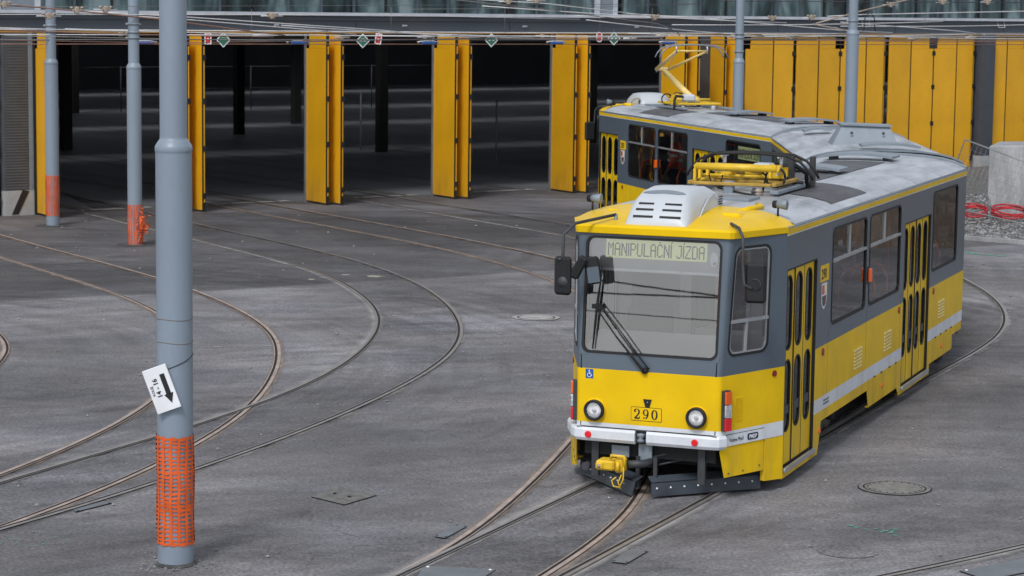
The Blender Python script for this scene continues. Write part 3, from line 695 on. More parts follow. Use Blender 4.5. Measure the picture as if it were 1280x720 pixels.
# yellow roof line + pin lines
for sg in (1,-1):
    SS[sg].slab(body,0,10.69,2.845,2.900,YEL,.001,.004)
    SS[sg].slab(body,0,10.69,2.833,2.843,WHITE,.001,.004); SS[sg].slab(body,0,10.69,2.902,2.912,WHITE,.001,.004)
# --- cab sides
for sg in (1,-1):
    s=SC[sg]; c0=RC_
    h=s.window('window',None,None,.09,.80,1.585,2.775,.12,SLATE,CGLASS,bars=[1.965],vbars=[(.40,1.62,1.96)],metal=ALU)
    for zz,m in (((.61,.775),WHITE),((.775,1.386),YEL),((1.386,2.86),SLATE)):
        s.grid(body,[c0,.3,.6,.9,1.108],list(zz)+([2.1,2.4] if m is SLATE else []),lambda u,z:m,[h])
    s.face(body,[(.10,.27),(.775,.265),(.775,.61),(.02,.61),(.02,.55)],YEL)
    s.face(body,[(.79,.14),(1.108,.125),(1.108,.61),(.79,.61)],YEL,.012)
    s.slab(body,.79,.80,.14,.61,YEL,-.05,.06)
# --- front
def frontwindow():
    return SF.window('windscreen',None,None,-.775,.775,1.555,2.835,.09,SLATE,FGLASS)
hF=frontwindow()
def fmat(u,z): return WHITE if z<.79 else (YEL if z<1.386 else SLATE)
zz=[.745,.79,1.386,1.9,2.4,2.86]
hx=.775
SF.grid(body,[-hx+.0,hx],zz,fmat,[(-.75,.75,hF[2],hF[3])])
# strips between flat front and corner arcs (varying width with z) + corner arcs
def cornerpts(z,sg,n=5):
    C_=Vector((sg*hwz(z),fy(z),z)); a=Vector((sg*(hwz(z)-RC_),fy(z),z)); b=Vector(cabfn(sg)(RC_,z))
    out=[Vector((sg*hx,fy(z),z))]
    for k in range(n+1):
        t=k/n; out.append(a*(1-t)**2+C_*2*t*(1-t)+b*t*t)
    return out
zl=[.61,.745,.79,1.0,1.386,1.9,2.4,2.86]
for sg in (1,-1):
    for j in range(len(zl)-1):
        A_=cornerpts(zl[j],sg); B_=cornerpts(zl[j+1],sg); m=fmat(0,(zl[j]+zl[j+1])/2) 
        if zl[j]<.745 : m=WHITE
        for k in range(len(A_)-1):
            q=[A_[k],A_[k+1],B_[k+1],B_[k]]; body.face(q if sg>0 else q[::-1],m,smooth=k>0)
# roof
ys=[.30,2,4,6,8,10.70]; xs=[-1.24,-1.225,-1.17,-1.05,-.87,-.6,-.3,0,.3,.6,.87,1.05,1.17,1.225,1.24]
def rz(x): return ZTOP if abs(x)>=1.239 else (ZTOP+.02 if abs(x)>1.22 else roofz(x)-.0)
def edgez(x): return 2.935 if abs(x)>=1.239 else roofz(x)
roof=MB()
for i in range(len(ys)-1):
    for j in range(len(xs)-1):
        roof.face([(xs[j],ys[i],edgez(xs[j])),(xs[j+1],ys[i],edgez(xs[j+1])),(xs[j+1],ys[i+1],edgez(xs[j+1])),(xs[j],ys[i+1],edgez(xs[j]))],ROOF,True)
# transverse seams
for y in (1.9,3.6,5.3,7.0,8.7,10.3):
    for j in range(len(xs)-1):
        roof.face([(xs[j],y,edgez(xs[j])+.004),(xs[j+1],y,edgez(xs[j+1])+.004),(xs[j+1],y+.012,edgez(xs[j+1])+.004),(xs[j],y+.012,edgez(xs[j])+.004)],GREYP)
for y in (10.60,):
    for j in range(len(xs)-1): roof.mesh([(xs[j],y,edgez(xs[j])+.002),(xs[j+1],y,edgez(xs[j+1])+.002),(xs[j+1],y+.09,edgez(xs[j+1])+.002),(xs[j],y+.09,edgez(xs[j])+.002),(xs[j],y,edgez(xs[j])+.03),(xs[j+1],y,edgez(xs[j+1])+.03),(xs[j+1],y+.09,edgez(xs[j+1])+.03),(xs[j],y+.09,edgez(xs[j])+.03)],[(4,5,6,7),(0,1,5,4),(2,3,7,6)],GREYP)
ro=part('roof',roof)
# end wall (rim of the articulation)
for j in range(len(xs)-1):
    body.face([(xs[j+1],10.70,edgez(xs[j+1])-.01),(xs[j],10.70,edgez(xs[j])-.01),(xs[j],10.70,2.75),(xs[j+1],10.70,2.75)],DGREY)
for sg in (1,-1):
    body.box((min(sg*.62,sg*1.238),10.64,.5),(max(sg*.62,sg*1.238),10.70,2.76),DGREY)
# under floor, floor, ceiling
body.box((-1.2,.05,.80),(1.2,10.68,.90),INTD); body.box((-.78,-.95,.80),(.78,.05,.90),INTD)
part('body',body)
# yellow roof cap
cap=MB()
def plan(k,n=24):
    # outer curve from (-1.245,.05) round the front to (1.245,.05)
    pts=[(-1.245,.30),(-1.245,.0),(-1.12,-.34),(-1.0,-.665),(-.90,-.93),(-.86,-.965),(-.6,-.975),(-.3,-.98),(0,-.98),(.3,-.98),(.6,-.975),(.86,-.965),(.90,-.93),(1.0,-.665),(1.12,-.34),(1.245,.0),(1.245,.30)]
    return pts
pl=plan(0); n=len(pl)
inner=[]
for k,(x,y) in enumerate(pl):
    inner.append((max(-1.17,min(1.17,x*.97 if abs(x)<1.1 else x)), .30))
def cl(a,b,t): return a+(b-a)*t
rows=[]
rows.append([(x*.985,y+.012 if y<-.9 else y,2.862) for x,y in pl])
rows.append([(x*1.0,y,2.868) for x,y in pl])
rows.append([(x*1.004,y-.004,2.935) for x,y in pl])
rows.append([(x*.985,y+.02 if y<0 else y,2.957 if abs(x)<1.2 else 2.938) for x,y in pl])
for t in (.25,.5,.75,1.0):
    row=[]
    for k,(x,y) in enumerate(pl):
        ix,iy=inner[k]
        xx=cl(x*.985,ix,t); yy=cl(y+.02 if y<0 else y,iy,t); ztop=edgez(xx)
        z0=2.957 if abs(x)<1.2 else 2.938
        row.append((xx,yy,cl(z0,ztop+.004,1-(1-t)**1.7)))
    rows.append(row)
for i in range(len(rows)-1):
    for k in range(n-1): cap.face([rows[i][k],rows[i][k+1],rows[i+1][k+1],rows[i+1][k]],YEL,i>=3)
# raised ridge at right of AC (drip moulding) 
cap.cbox((.55,-.30,2.99),(.78,.30,3.085),YEL,.03); cap.tube([(.62,.05,3.05),(.72,.25,3.09),(.80,.5,3.10),(.70,.72,3.10)],.035,YEL,8)
cap.cbox((-.80,-.25,2.99),(-.62,.2,3.07),YEL,.03)
part('roof_cap',cap,fixn=True)
# --- bumper
def bumper():
    b=MB()
    # front beam in two halves, thick, with chamfer, wraps round corner
    def prof(pts_plan,z0,z1,m,th=.085):
        # pts_plan list (x,y) outer line; build beam with bevelled top/bottom
        th=.055; pr=[(0,z0+.0,0),(th*.55,z0,0),(th,z0+.035,0),(th,z1-.03,0),(th*.7,z1,0),(0,z1,0)]
        V=[]
        for i,(x,y) in enumerate(pts_plan):
            p=Vector((x,y)); a=Vector(pts_plan[max(i-1,0)]);c=Vector(pts_plan[min(i+1,len(pts_plan)-1)]); t=(c-a).normalized(); nn=Vector((t.y,-t.x))
            V.append([(p.x+nn.x*o_,p.y+nn.y*o_,z_) for o_,z_,_ in pr])
        for i in range(len(V)-1):
            for k in range(len(pr)-1):
                b.face([V[i][k],V[i+1][k],V[i+1][k+1],V[i][k+1]],m)
        b.face(V[0],m); b.face(V[-1][::-1],m)
    prof([(-1.02,-.62),(-.84,-1.0),(-.79,-1.06),(-.72,-1.075),(-.115,-1.08)],.592,.742,WHITE)
    prof([(.015,-1.08),(.72,-1.075),(.80,-1.055),(.845,-.99)],.592,.742,WHITE)
    # gap bracket
    b.lathe((-.05,-1.11,.62),[(0,0),(.035,0),(.045,.02),(.02,.045),(.045,.07),(.045,.09),(0,.1)],GREYP,'z',10)
    b.box((-.13,-1.07,.60),(.03,-1.02,.745),DGREY)
    b.face([(-.80,-1.078,.743),(.80,-1.078,.743),(.80,-1.12,.746),(-.80,-1.12,.746)],DGREY)
    return b
bo=part('bumper',bumper(),fixn=True)
for x in (-.652,.565):
    m=MB(); m.lathe((x,-1.136,.665),[(0,-.008),(.030,-.008)],RED,'y',20,smooth=False); m.lathe((x,-1.136,.665),[(.030,-.008),(.038,-.005),(.038,.012)],RED,'y',20,smooth=False); part('reflector',m)
# white band on cab side right: text
m=MB(); s=SC[1]; s.slab(m,.12,.775,.615,.735,WHITE,.002,.010); s.slab(m,.12,.775,.737,.741,DGREY,.002,.006)
s.text(m,'Vozíme Plzeň',.165,.655,.060,LINK,.014,.0008,sx=.74)
s.slab(m,.475,.66,.640,.712,NAVY,.012,.003,r=.022); s.text(m,'PMDP',.50,.656,.058,STW,.017,.0025,sx=.9)
part('bumper_sticker',m)
# --- headlights
for x in (-.600,.565):
    m=MB(); y0=fy(.93)
    m.lathe((x,y0,.93),[(.128,0),(.126,-.012),(.116,-.02)],YEL,'y',28)
    m.lathe((x,y0,.93),[(.116,-.01),(.116,-.055),(.104,-.068),(.086,-.060),(.084,-.03)],BLACK,'y',28)
    h=part('headlight',m)
    m=MB(); m.lathe((x,y0,.93),[(.086,-.040),(.06,-.025),(.03,-.012),(0,-.008)],CHROME,'y',24); m.lathe((x,y0,.93),[(.022,-.055),(.02,-.02)],CHROME,'y',10)
    m.lathe((x,y0,.93),[(.0,-.057),(.022,-.055)],CLEARL,'y',10); m.obj('reflector_bowl',h)
    m=MB(); m.lathe((x,y0,.93),[(.086,-.055),(.05,-.070),(0,-.075)],LENSG,'y',24); m.obj('lens',h)
# --- number plate with serif digits
def ribbon(mb,pts,thick,thin,m,P):
    pts=[Vector(p) for p in pts]; L_=[];R_=[]
    for i,p in enumerate(pts):
        t=(pts[min(i+1,len(pts)-1)]-pts[max(i-1,0)]).normalized()
        w_=thin+(thick-thin)*abs(t.y)**1.5; nn=Vector((-t.y,t.x)); L_.append(p+nn*w_/2); R_.append(p-nn*w_/2)
    for i in range(len(pts)-1): mb.face([P(*L_[i]),P(*R_[i]),P(*R_[i+1]),P(*L_[i+1])],m)
def arc(cx,cy,rx,ry,a0,a1,n=14): return [(cx+rx*math.cos(R(a0+(a1-a0)*k/n)),cy+ry*math.sin(R(a0+(a1-a0)*k/n))) for k in range(n+1)]
def digit(mb,ch,x,y,h,m,P):
    Q=lambda a,b:P(x+a*h,y+b*h)
    def circ(cx,cy,r): mb.face([Q(cx+r*math.cos(2*PI*k/10),cy+r*math.sin(2*PI*k/10)) for k in range(10)],m)
    if ch=='0': ribbon(mb,arc(.33,.5,.235,.455,0,360,28),.17,.05,m,Q)
    if ch=='9':
        ribbon(mb,arc(.33,.67,.22,.29,0,360,24),.15,.05,m,Q)
        ribbon(mb,arc(.22,.62,.33,.58,5,-72,14),.16,.04,m,Q); circ(.16,.13,.085)
    if ch=='2':
        ribbon(mb,arc(.31,.70,.235,.27,165,-35,16)+[(.40,.38),(.26,.22),(.10,.07)],.16,.05,m,Q); circ(.13,.74,.09)
        mb.face([Q(.06,.0),Q(.60,.0),Q(.63,.26),Q(.58,.26),Q(.53,.14),Q(.20,.14)],m)
m=MB(); SF.slab(m,-.185,.165,.845,.997,LINK,.001,.004,r=.012); SF.slab(m,-.180,.160,.850,.992,YEL,.004,.003,r=.010)
for k,ch in enumerate('290'): digit(m,ch,-.152+k*.100,.866,.112,LINK,lambda a,b:SF.P(a,b,.010))
part('number_plate',m)
m=MB(); SF.face(m,[(-.045,1.085),(.047,1.085),(.022,.998),(-.018,.998)],BLACK,.012); m.extr([SF.P(-.047,1.087,.0),SF.P(.049,1.087,.0),SF.P(.024,.998,.0),SF.P(-.020,.998,.0)],(0,-.011,0),BLACK); m.lathe(SF.P(.002,1.055,.013),[(0,-.003),(.006,0)],ALU,'y',8); part('flag_holder',m)
# wheelchair sticker
m=MB(); SF.slab(m,-.715,-.625,1.275,1.378,BLUE,.001,.002)
P2=lambda a,b:SF.P(a,b,.0055)
def disc(mb,cx,cy,r,mt,P,n=12): mb.face([P(cx+r*math.cos(2*PI*k/n),cy+r*math.sin(2*PI*k/n)) for k in range(n)],mt)
disc(m,-.672,1.362,.0075,STW,P2); ribbon(m,[(-.674,1.352),(-.670,1.325),(-.652,1.323),(-.645,1.303),(-.638,1.305)],.008,.008,STW,P2); ribbon(m,arc(-.672,1.311,.021,.021,110,350,18),.007,.007,STW,P2); ribbon(m,[(-.672,1.340),(-.656,1.339)],.007,.007,STW,P2)
part('wheelchair_sticker',m)
# --- lamp clusters at cab corners
for sg in (1,-1):
    s=SC[sg]; m=MB(); s.slab(m,.035,.135,.79,1.235,DGREY,.0,.045,r=.01)
    o_=part('lamp_cluster',m)
    for z0,mt in ((1.085,ORANGE),(.94,CLEARL),(.795,RED)):
        q=MB(); s.slab(q,.038,.132,z0,z0+.138,mt,.045,.022,r=.012); q.obj('lens',o_)
    m=MB(); 
    for k in range(12): s.slab(m,.27,.385,.875+k*.022,.886+k*.022,YEL,.0,.008)
    part('louvre',m)
    m=MB(); c_=s.P(.93,1.325,.0); M_=Matrix.Rotation(0,4,'Z'); s.slab(m,.895,.965,1.29,1.36,DRED,.001,.012,r=.034,n=6); part('reflector',m)
    for (t,z) in ((.17,.31),(.42,.31),(.70,.33)):
        m=MB(); s.slab(m,t-.008,t+.008,z-.008,z+.008,DGREY,.001,.006); part('bolt',m)
# --- display behind the windscreen
GL={'M':["1...1","11.11","1.1.1","1.1.1","1...1","1...1","1...1","1...1","1...1"],'A':[".111.","1...1","1...1","1...1","11111","1...1","1...1","1...1","1...1"],
'N':["1...1","11..1","11..1","1.1.1","1.1.1","1..11","1..11","1...1","1...1"],'I':["1","1","1","1","1","1","1","1","1"],
'P':["1111.","1...1","1...1","1...1","1111.","1....","1....","1....","1...."],'U':["1...1"]*8+[".111."],
'L':["1...."]*8+["11111"],'C':[".111.","1...1","1....","1....","1....","1....","1....","1...1",".111."],
'J':["..111","....1","....1","....1","....1","....1","....1","1...1",".111."],'Z':["11111","....1","...1.","...1.","..1..",".1...",".1...","1....","11111"],
'D':["1111.","1...1","1...1","1...1","1...1","1...1","1...1","1...1","1111."]}
def lcd(mb,P,x0,z0,wid,hei,dirn=1):
    msg=[('M',0),('A',0),('N',0),('I',0),('P',0),('U',0),('L',0),('A',0),('C','v'),('N',0),('I','/'),(' ',0),('J',0),('I','/'),('Z',0),('D',0),('A',0)]
    tot=sum((3 if c==' ' else len(GL[c][0])+1) for c,_ in msg); px=wid*.965/tot; pz=hei/12.6; x=x0+dirn*(wid*.02)
    for c,acc in msg:
        if c==' ': x+=dirn*px*3; continue
        g_=GL[c]; w_=len(g_[0])
        for r,row in enumerate(g_):
            k=0
            while k<w_:
                if row[k]=='1':
                    a=x+dirn*k*px; b=x+dirn*(k+1.12)*px; zt=z0+hei*.10+(9-r)*pz
                    mb.face([P(a,zt-pz*.98),P(b,zt-pz*.98),P(b,zt),P(a,zt)],LCDT)
                k+=1
        zt=z0+hei*.10+9.5*pz; cx=x+dirn*w_*px/2
        if acc=='v': mb.face([P(cx-dirn*px*1.4,zt+pz*1.5),P(cx,zt),P(cx+dirn*px*1.4,zt+pz*1.5),P(cx,zt+pz*.7)],LCDT)
        if acc=='/': mb.face([P(cx-dirn*px*.5,zt),P(cx+dirn*px*.2,zt),P(cx+dirn*px*1.4,zt+pz*1.6),P(cx+dirn*px*.5,zt+pz*1.6)],LCDT)
        x+=dirn*(w_+1)*px
m=MB()
yv=lambda z:fy(z)+.06
def VP(x,z,o_=0): return (x,fy(z)+.07-o_,z)
m.face([VP(-.775,2.48),VP(.775,2.48),VP(.775,2.85),VP(-.775,2.85)],mat('visor_grey',(.42,.42,.44),.6,var=.05))
m.face([VP(-.775,2.455,.02),VP(.775,2.455,.02),VP(.775,2.485,.02),VP(-.775,2.485,.02)],INTW)
vz=part('destination_blind',m)
m=MB(); m.face([VP(-.565,2.597,.004),VP(.585,2.597,.004),VP(.585,2.803,.004),VP(-.565,2.803,.004)],LCD); lcd(m,lambda a,b:VP(a,b,.008),-.565,2.600,1.15,.2)
m.obj('display',vz)
m=MB(); M_=Matrix.Scale(1,4)
m.face([(x*.7+.665,fy(2.62)+.06,2.63+z) for x,z in [(math.cos(2*PI*k/14)*.065,math.sin(2*PI*k/14)*.08) for k in range(14)]],STW); m.face([(.672+math.cos(2*PI*k/10)*.018,fy(2.6)+.057,2.585+math.sin(2*PI*k/10)*.018) for k in range(10)],GREYP); m.obj('sticker',vz)
DASHW=mat('dash_white',(.88,.9,.92),.5,var=.03); INTP=mat('partition_grey',(.70,.71,.73),.55,var=.06)
m=MB(); m.cbox((-.76,-1.0,1.30),(.76,-.45,1.58),INTW,.05); m.face([(-.77,-1.02,1.585),(.77,-1.02,1.585),(.74,-.50,1.75),(-.74,-.50,1.75)],DASHW); part('dashboard',m)
m=MB() # partition wall behind the driver with door
m.box((-1.18,1.42,.9),(-.25,1.46,2.9),INTP); m.box((.42,1.42,.9),(1.18,1.46,2.9),INTP); m.box((-.25,1.42,2.5),(.42,1.46,2.9),INTW); m.box((-.25,1.43,.9),(.42,1.45,1.55),INTP)
m.box((-.20,1.422,1.6),(.36,1.4285,2.42),INTD); m.box((-1.02,1.412,1.7),(-.42,1.419,2.45),GREYP); m.box((.60,1.412,1.5),(.98,1.419,2.5),GREYP); m.box((-.27,1.40,.9),(-.22,1.419,2.5),DGREY); m.box((.40,1.40,.9),(.45,1.419,2.5),ALU); m.box((.02,1.40,1.3),(.06,1.419,2.5),HAND)
part('cab_partition',m)
m=MB(); m.box((-1.2,.05,2.82),(1.2,10.6,2.85),INTW); m.box((-.8,-.7,2.80),(.8,.05,2.83),INTW); part('ceiling',m)
m=MB(); m.cbox((-.55,-.2,1.25),(-.05,.05,2.0),SEATM,.05); m.cbox((-.55,-.5,1.2),(-.05,.0,1.32),SEATM,.04); m.tube([(-.3,-.25,.9),(-.3,-.25,1.22)],.05,DGREY,8); part('driver_seat',m)
# seats with orange handles
def seat(x,y,d=1):
    m=MB(); m.cbox((x-.21,y-.2,1.28),(x+.21,y+.22,1.36),SEATM,.03); m.cbox((x-.21,y+.2*d-.04,1.34),(x+.21,y+.2*d+.04,1.86),SEATM,.035); m.box((x-.04,y-.1,.9),(x+.04,y+.1,1.28),DGREY)
    o_=part('seat',m)
    q=MB(); q.tube([(x-.22,y+.2*d,1.45),(x-.23,y+.2*d,1.75),(x-.17,y+.2*d,1.92),(x-.06,y+.2*d,1.96),(x+.06,y+.2*d,1.96),(x+.17,y+.2*d,1.92),(x+.23,y+.2*d,1.75),(x+.22,y+.2*d,1.45)],.023,HAND,8); q.obj('grab_handle',o_)
for x in (.88,-.88):
    for y in (2.45,4.85,5.6): seat(x,y)
    if x<0: seat(x,3.6)
    seat(x,9.2)
for (x,y) in ((.55,1.8),(.6,6.1),(-.6,6.1),(.6,8.2),(-.6,8.2),(-.55,1.8)):
    m=MB(); m.tube([(x,y,.9),(x,y,2.8)],.018,HAND,8); part('grab_pole',m)
m=MB()
for x in (.5,-.5): m.tube([(x,1.8,2.55),(x,10.2,2.55)],.016,HAND,6)
part('grab_rail',m)
# --- doors
def door(sg,s0,s1,nslot,seams):
    s=SS[sg]; m=MB(); w_=(s1-s0)/nslot; rec=-.035
    for k in range(nslot):
        a=s0+k*w_; b=a+w_; c_=(a+b)/2; hw=w_*.5-.075
        for z0,z1,sz0,sz1 in ((.24,1.475,.60,1.425),(1.475,2.44,1.525,2.375)):
            s.ring(m,orect(a,b,z0,z1),rrect(c_-hw,c_+hw,sz0,sz1,hw*.92),YEL,rec)
            s.ring(m,rrect(c_-hw,c_+hw,sz0,sz1,hw*.92),rrect(c_-hw+.022,c_+hw-.022,sz0+.022,sz1-.022,hw*.78),BLACK,rec+.004,.02)
    for u in [s0]+[s0+w_*q for q in seams]+[s1]: s.slab(m,u-.010,u+.010,.235,2.45,BLACK,rec,.012)
    for q in range(1,nslot):
        if q not in seams: s.slab(m,s0+w_*q-.003,s0+w_*q+.003,.235,2.45,BLACK,rec,.004)
    o_=part('door',m)
    g_=MB(); s.face(g_,[(s0+.03,.5),(s1-.03,.5),(s1-.03,2.42),(s0+.03,2.42)],DGLASS,rec-.012); g_.obj('door_glass',o_)
    f=MB(); # surround: black gap
    s.slab(f,s0-.0,s1,2.44,2.458,BLACK,-.04,.042)
    for u in (s0-.012,s1+.0): s.slab(f,u,u+.012,.2,2.455,BLACK,-.04,.042)
    f.box((sg*1.10 if sg>0 else -1.19,s0,.19),(1.19 if sg>0 else -1.10,s1,.235),DGREY)
    f.obj('door_surround',o_)
    f=MB(); s.slab(f,s0+.0,s1+.05,.175,.225,ALU,.003,.028,r=.012); f.obj('sill',o_)
for sg in (1,-1):
    door(sg,.045,1.39,3,[1]); door(sg,6.30,8.05,4,[2])
    s=SS[sg]
    for (a,z0) in ((3.42,.86),(5.14,.86),(8.80,.86)):
        m=MB()
        for k in range(6): s.slab(m,a,a+.40,z0+.008+k*.045,z0+.026+k*.045,WOODY,.003,.012)
        part('vent_grille',m)
    for u in (1.77,6.03,8.38):
        m=MB(); s.slab(m,u-.045,u+.045,1.265,1.355,DRED,.001,.012,r=.044,n=6); part('reflector',m)
    for u,z in ((5.1,.42),(9.1,.42),(1.70,.38)):
        m=MB(); s.slab(m,u-.035,u+.035,z-.035,z+.035,ORANGE,.001,.012,r=.034,n=6); part('reflector',m)
    m=MB(); s.slab(m,4.03,4.06,1.87,2.10,DGREY,.0,.02); s.slab(m,4.03,4.11,1.90,2.07,ORANGE,.004,.045,r=.015); part('indicator_lamp',m)
    m=MB()
    if sg>0:
        s.slab(m,1.57,1.965,2.15,2.345,YEL,.001,.003); s.text(m,'290',1.60,2.185,.17,LINK,.006,.004)
    else:
        s.slab(m,1.57,1.965,2.15,2.345,YEL,.001,.003); s.text(m,'290',1.935,2.185,.17,LINK,.006,.004,dirn=-1)
    part('fleet_number',m)
    # crest : shield
    m=MB(); sh=[(1.62,2.13),(1.62,1.93),(1.66,1.86),(1.755,1.815),(1.85,1.86),(1.89,1.93),(1.89,2.13)][::-1]
    s.face(m,sh,STW,.003)
    s.face(m,[(1.65,2.11),(1.75,2.11),(1.75,2.0),(1.65,2.0)][::-1],RED,.006); s.face(m,[(1.76,2.11),(1.86,2.11),(1.86,2.0),(1.76,2.0)][::-1],WOODY,.006)
    s.face(m,[(1.65,1.98),(1.75,1.98),(1.75,1.85),(1.68,1.88)][::-1],SIGNG,.006); s.face(m,[(1.76,1.98),(1.86,1.98),(1.83,1.88),(1.76,1.85)][::-1],DRED,.006)
    part('coat_of_arms',m)
    m=MB()
    for k in range(2):
        for j in range(5): s.slab(m,1.88+j*.055,1.915+j*.055,.70-k*.04,.722-k*.04,DGREY,.001,.001)
    part('notice',m)
    # hinges along the lower skirt
    m=MB()
    for u in (4.6,5.0,5.5,5.9,8.6,9.0,9.4,9.8): s.slab(m,u,u+.07,.600,.614,DGREY,.0,.01)
    part('skirt_hinge',m)
    for k,u in enumerate((2.02,4.065,6.12,8.12)):
        s.slab(m,u,u+.004,.78,1.54,DGREY,.0,.0012)
    part('panel_seam',m)
    m=MB()
    # rain gutter
    m=MB(); m.tube([(sg*1.245,0,2.925),(sg*1.245,10.68,2.925)],.010,GREYP,6); part('gutter',m)
# --- wiper
m=MB()
def FP(x,z,o_): return SF.P(x,z,o_)
m.tube([FP(-.03,1.40,.03),FP(-.05,1.42,.06),FP(-.36,1.76,.08),FP(-.60,2.05,.07)],[.018,.018,.010,.008],BLACK,8)
m.tube([FP(.02,1.42,.03),FP(0,1.45,.05),FP(-.30,1.80,.065),FP(-.57,2.10,.055)],[.010,.010,.007,.007],BLACK,6)
m.tube([FP(-.56,2.52,.03),FP(-.60,2.07,.045),FP(-.635,1.60,.03)],[.005,.017,.008],BLACK,6)
m.box(tuple(FP(-.66,2.04,.04)+Vector((0,-.01,0))),tuple(FP(-.54,2.09,.04)+Vector((0,.01,0))),BLACK)
m.lathe(FP(-.03,1.40,.0),[(0,-.05),(.03,-.045),(.035,0)],BLACK,'y',12)
part('wiper',m)
# black wires/cracks are reflections: none
# --- mirrors
def mirror_left():
    m=MB()
    M_=Matrix.Translation((-.90,-1.32,2.43))@rotz(R(-12))
    m.cbox((-.10,-.05,-.22),(.10,.04,.20),BLACK,.03,M=M_)
    m.lathe((-.885,-1.37,2.36),[(0,-.02),(.05,-.018),(.06,0),(.06,.02)],DGREY,'y',14)
    o_=part('mirror',m)
    q=MB(); q.tube([(-.52,-.70,3.05),(-.80,-1.22,2.985),(-.90,-1.33,2.87),(-.905,-1.33,2.60),(-.905,-1.36,2.40)],.018,DGREY,8)
    q.tube([(-.905,-1.36,2.60),(-.95,-1.36,2.60)],.02,DGREY,8)
    q.tube([(-.50,-.75,2.97),(-.52,-.70,3.05)],.02,GREYP,8)
    q.obj('mirror_arm',o_)
    q=MB(); M2=Matrix.Translation((-.72,-1.30,2.53))@Matrix.Rotation(R(28),4,'Y')@rotz(R(18))
    q.cbox((-.055,-.05,-.15),(.05,.04,.12),BLACK,.025,M=M2)
    M3=Matrix.Translation((-.60,-1.22,2.50))@Matrix.Rotation(R(-8),4,'Y')@rotz(R(30))
    q.cbox((-.085,-.02,-.17),(.08,.03,.13),BLACK,.02,M=M3); q.box((-.068,-.026,-.15),(.06,-.021,.02),SLATE,M=M3)
    q.tube([(-.90,-1.34,2.45),(-.72,-1.30,2.53)],.02,BLACK,8)
    q.obj('small_mirror',o_)
mirror_left()
m=MB(); M_=Matrix.Translation((1.165,-1.0,2.415))@rotz(R(8))
m.cbox((-.115,-.045,-.215),(.115,.045,.215),BLACK,.03,M=M_); m.lathe((1.165,-1.045,2.40),[(.062,-.010),(.07,-.004),(.07,.01)],DGREY,'y',14)
o_=part('mirror',m)
q=MB(); q.tube([(.80,-.72,3.01),(.96,-.98,2.99),(1.02,-1.03,2.90),(1.03,-1.05,2.62),(1.05,-1.06,2.40),(1.14,-1.055,2.36)],.018,DGREY,8); q.obj('mirror_arm',o_)
# spotlights on the roof edges
for (x,y) in ((1.05,.28),(-1.02,-.05)):
    m=MB(); M_=rotz(R(20)); z=edgez(x)
    m.tube([(x,y,z),(x,y,z+.09)],.012,BLACK,6); m.lathe((x,y,z+.13),[(0,-.02),(.035,-.02),(.06,.10),(.055,.105),(0,.095)],GREYP,'x' ,14); m.lathe((x-.03,y,z+.13),[(0,-.03),(.04,-.03),(.045,.01)],BLACK,'x',12)
    part('loudspeaker',m)
# --- air conditioner
def ac():
    m=MB()
    # body cross sections along y: (y, halfwidth, ztop, zbase)
    sec=[(-.90,.335,2.965,2.93),(-.88,.34,3.02,2.935),(-.80,.345,3.13,2.94),(-.725,.345,3.215,2.95),(-.64,.34,3.275,2.96),(-.52,.335,3.32,2.97),(-.2,.34,3.345,3.0),(.10,.35,3.335,3.02),(.28,.36,3.29,3.04),(.42,.36,3.20,3.06),(.47,.35,3.10,3.07)]
    V=[]
    for y,hw,zt,zb_ in sec:
        row=[(-hw-.02,y,zb_),(-hw-.01,y,cl(zb_,zt,.45)),(-hw+.02,y,cl(zb_,zt,.8)),(-hw+.07,y,zt-.012),(-hw+.10,y,zt),(0,y,zt+.008),(hw-.10,y,zt),(hw-.07,y,zt-.012),(hw-.02,y,cl(zb_,zt,.8)),(hw+.01,y,cl(zb_,zt,.45)),(hw+.02,y,zb_)]
        V.append(row)
    vs=[p for r in V for p in r]; nn=11
    fs=[(i*nn+k,i*nn+k+1,(i+1)*nn+k+1,(i+1)*nn+k) for i in range(len(V)-1) for k in range(nn-1)]+[tuple(range(nn))[::-1],tuple((len(V)-1)*nn+k for k in range(nn))]
    m.mesh(vs,fs,ACW,True)
    return m
m=ac(); a_=part('air_conditioner',m,fixn=True)
q=MB() # slots on sloped front: rows in two columns, lying 3 mm above the slope
def slope(y): 
    ysec=[(-.90,2.965),(-.88,3.02),(-.80,3.13),(-.725,3.215),(-.64,3.275),(-.52,3.32),(-.2,3.345),(.1,3.335)]
    for (a,za),(b,zb_) in zip(ysec,ysec[1:]):
        if a<=y<=b: return za+(zb_-za)*(y-a)/(b-a)
    return 3.31
for x0,x1 in ((-.27,-.045),(.03,.27)):
    for k,y in enumerate((-.862,-.808,-.755)):
        sh=.025*k
        def sp(x,yy): 
            n_=Vector((0,-.82,.57)); return Vector((x,yy,slope(yy)+.0))+n_*.006
        q.face([sp(x0+sh*.6,y),sp(x1-sh*.4,y),sp(x1-sh*.4,y+.017),sp(x0+sh*.6,y+.017)],BLACK)
pts=[(-.25,-.60),(-.2,-.56),(-.1,-.53),(0,-.52),(.1,-.53),(.2,-.56),(.25,-.60),(.15,-.615),(0,-.61),(-.15,-.615)]
q.obj('vent_slots',a_)
q=MB()
for k in range(4): q.box((.374,.24,3.13+k*.026),(.388,.36,3.142+k*.026),BLACK)
q.obj('side_louvre',a_)
q=MB(); q.face([(x,y,slope(y)+.010) for x,y in pts][::-1],GREYP); q.obj('air_scoop',a_)
q=MB(); q.tube([(.36,-.50,2.99),(.365,-.34,3.12),(.355,-.10,3.22),(.345,.18,3.25)],.010,ACW,6); q.obj('seam_moulding',a_)
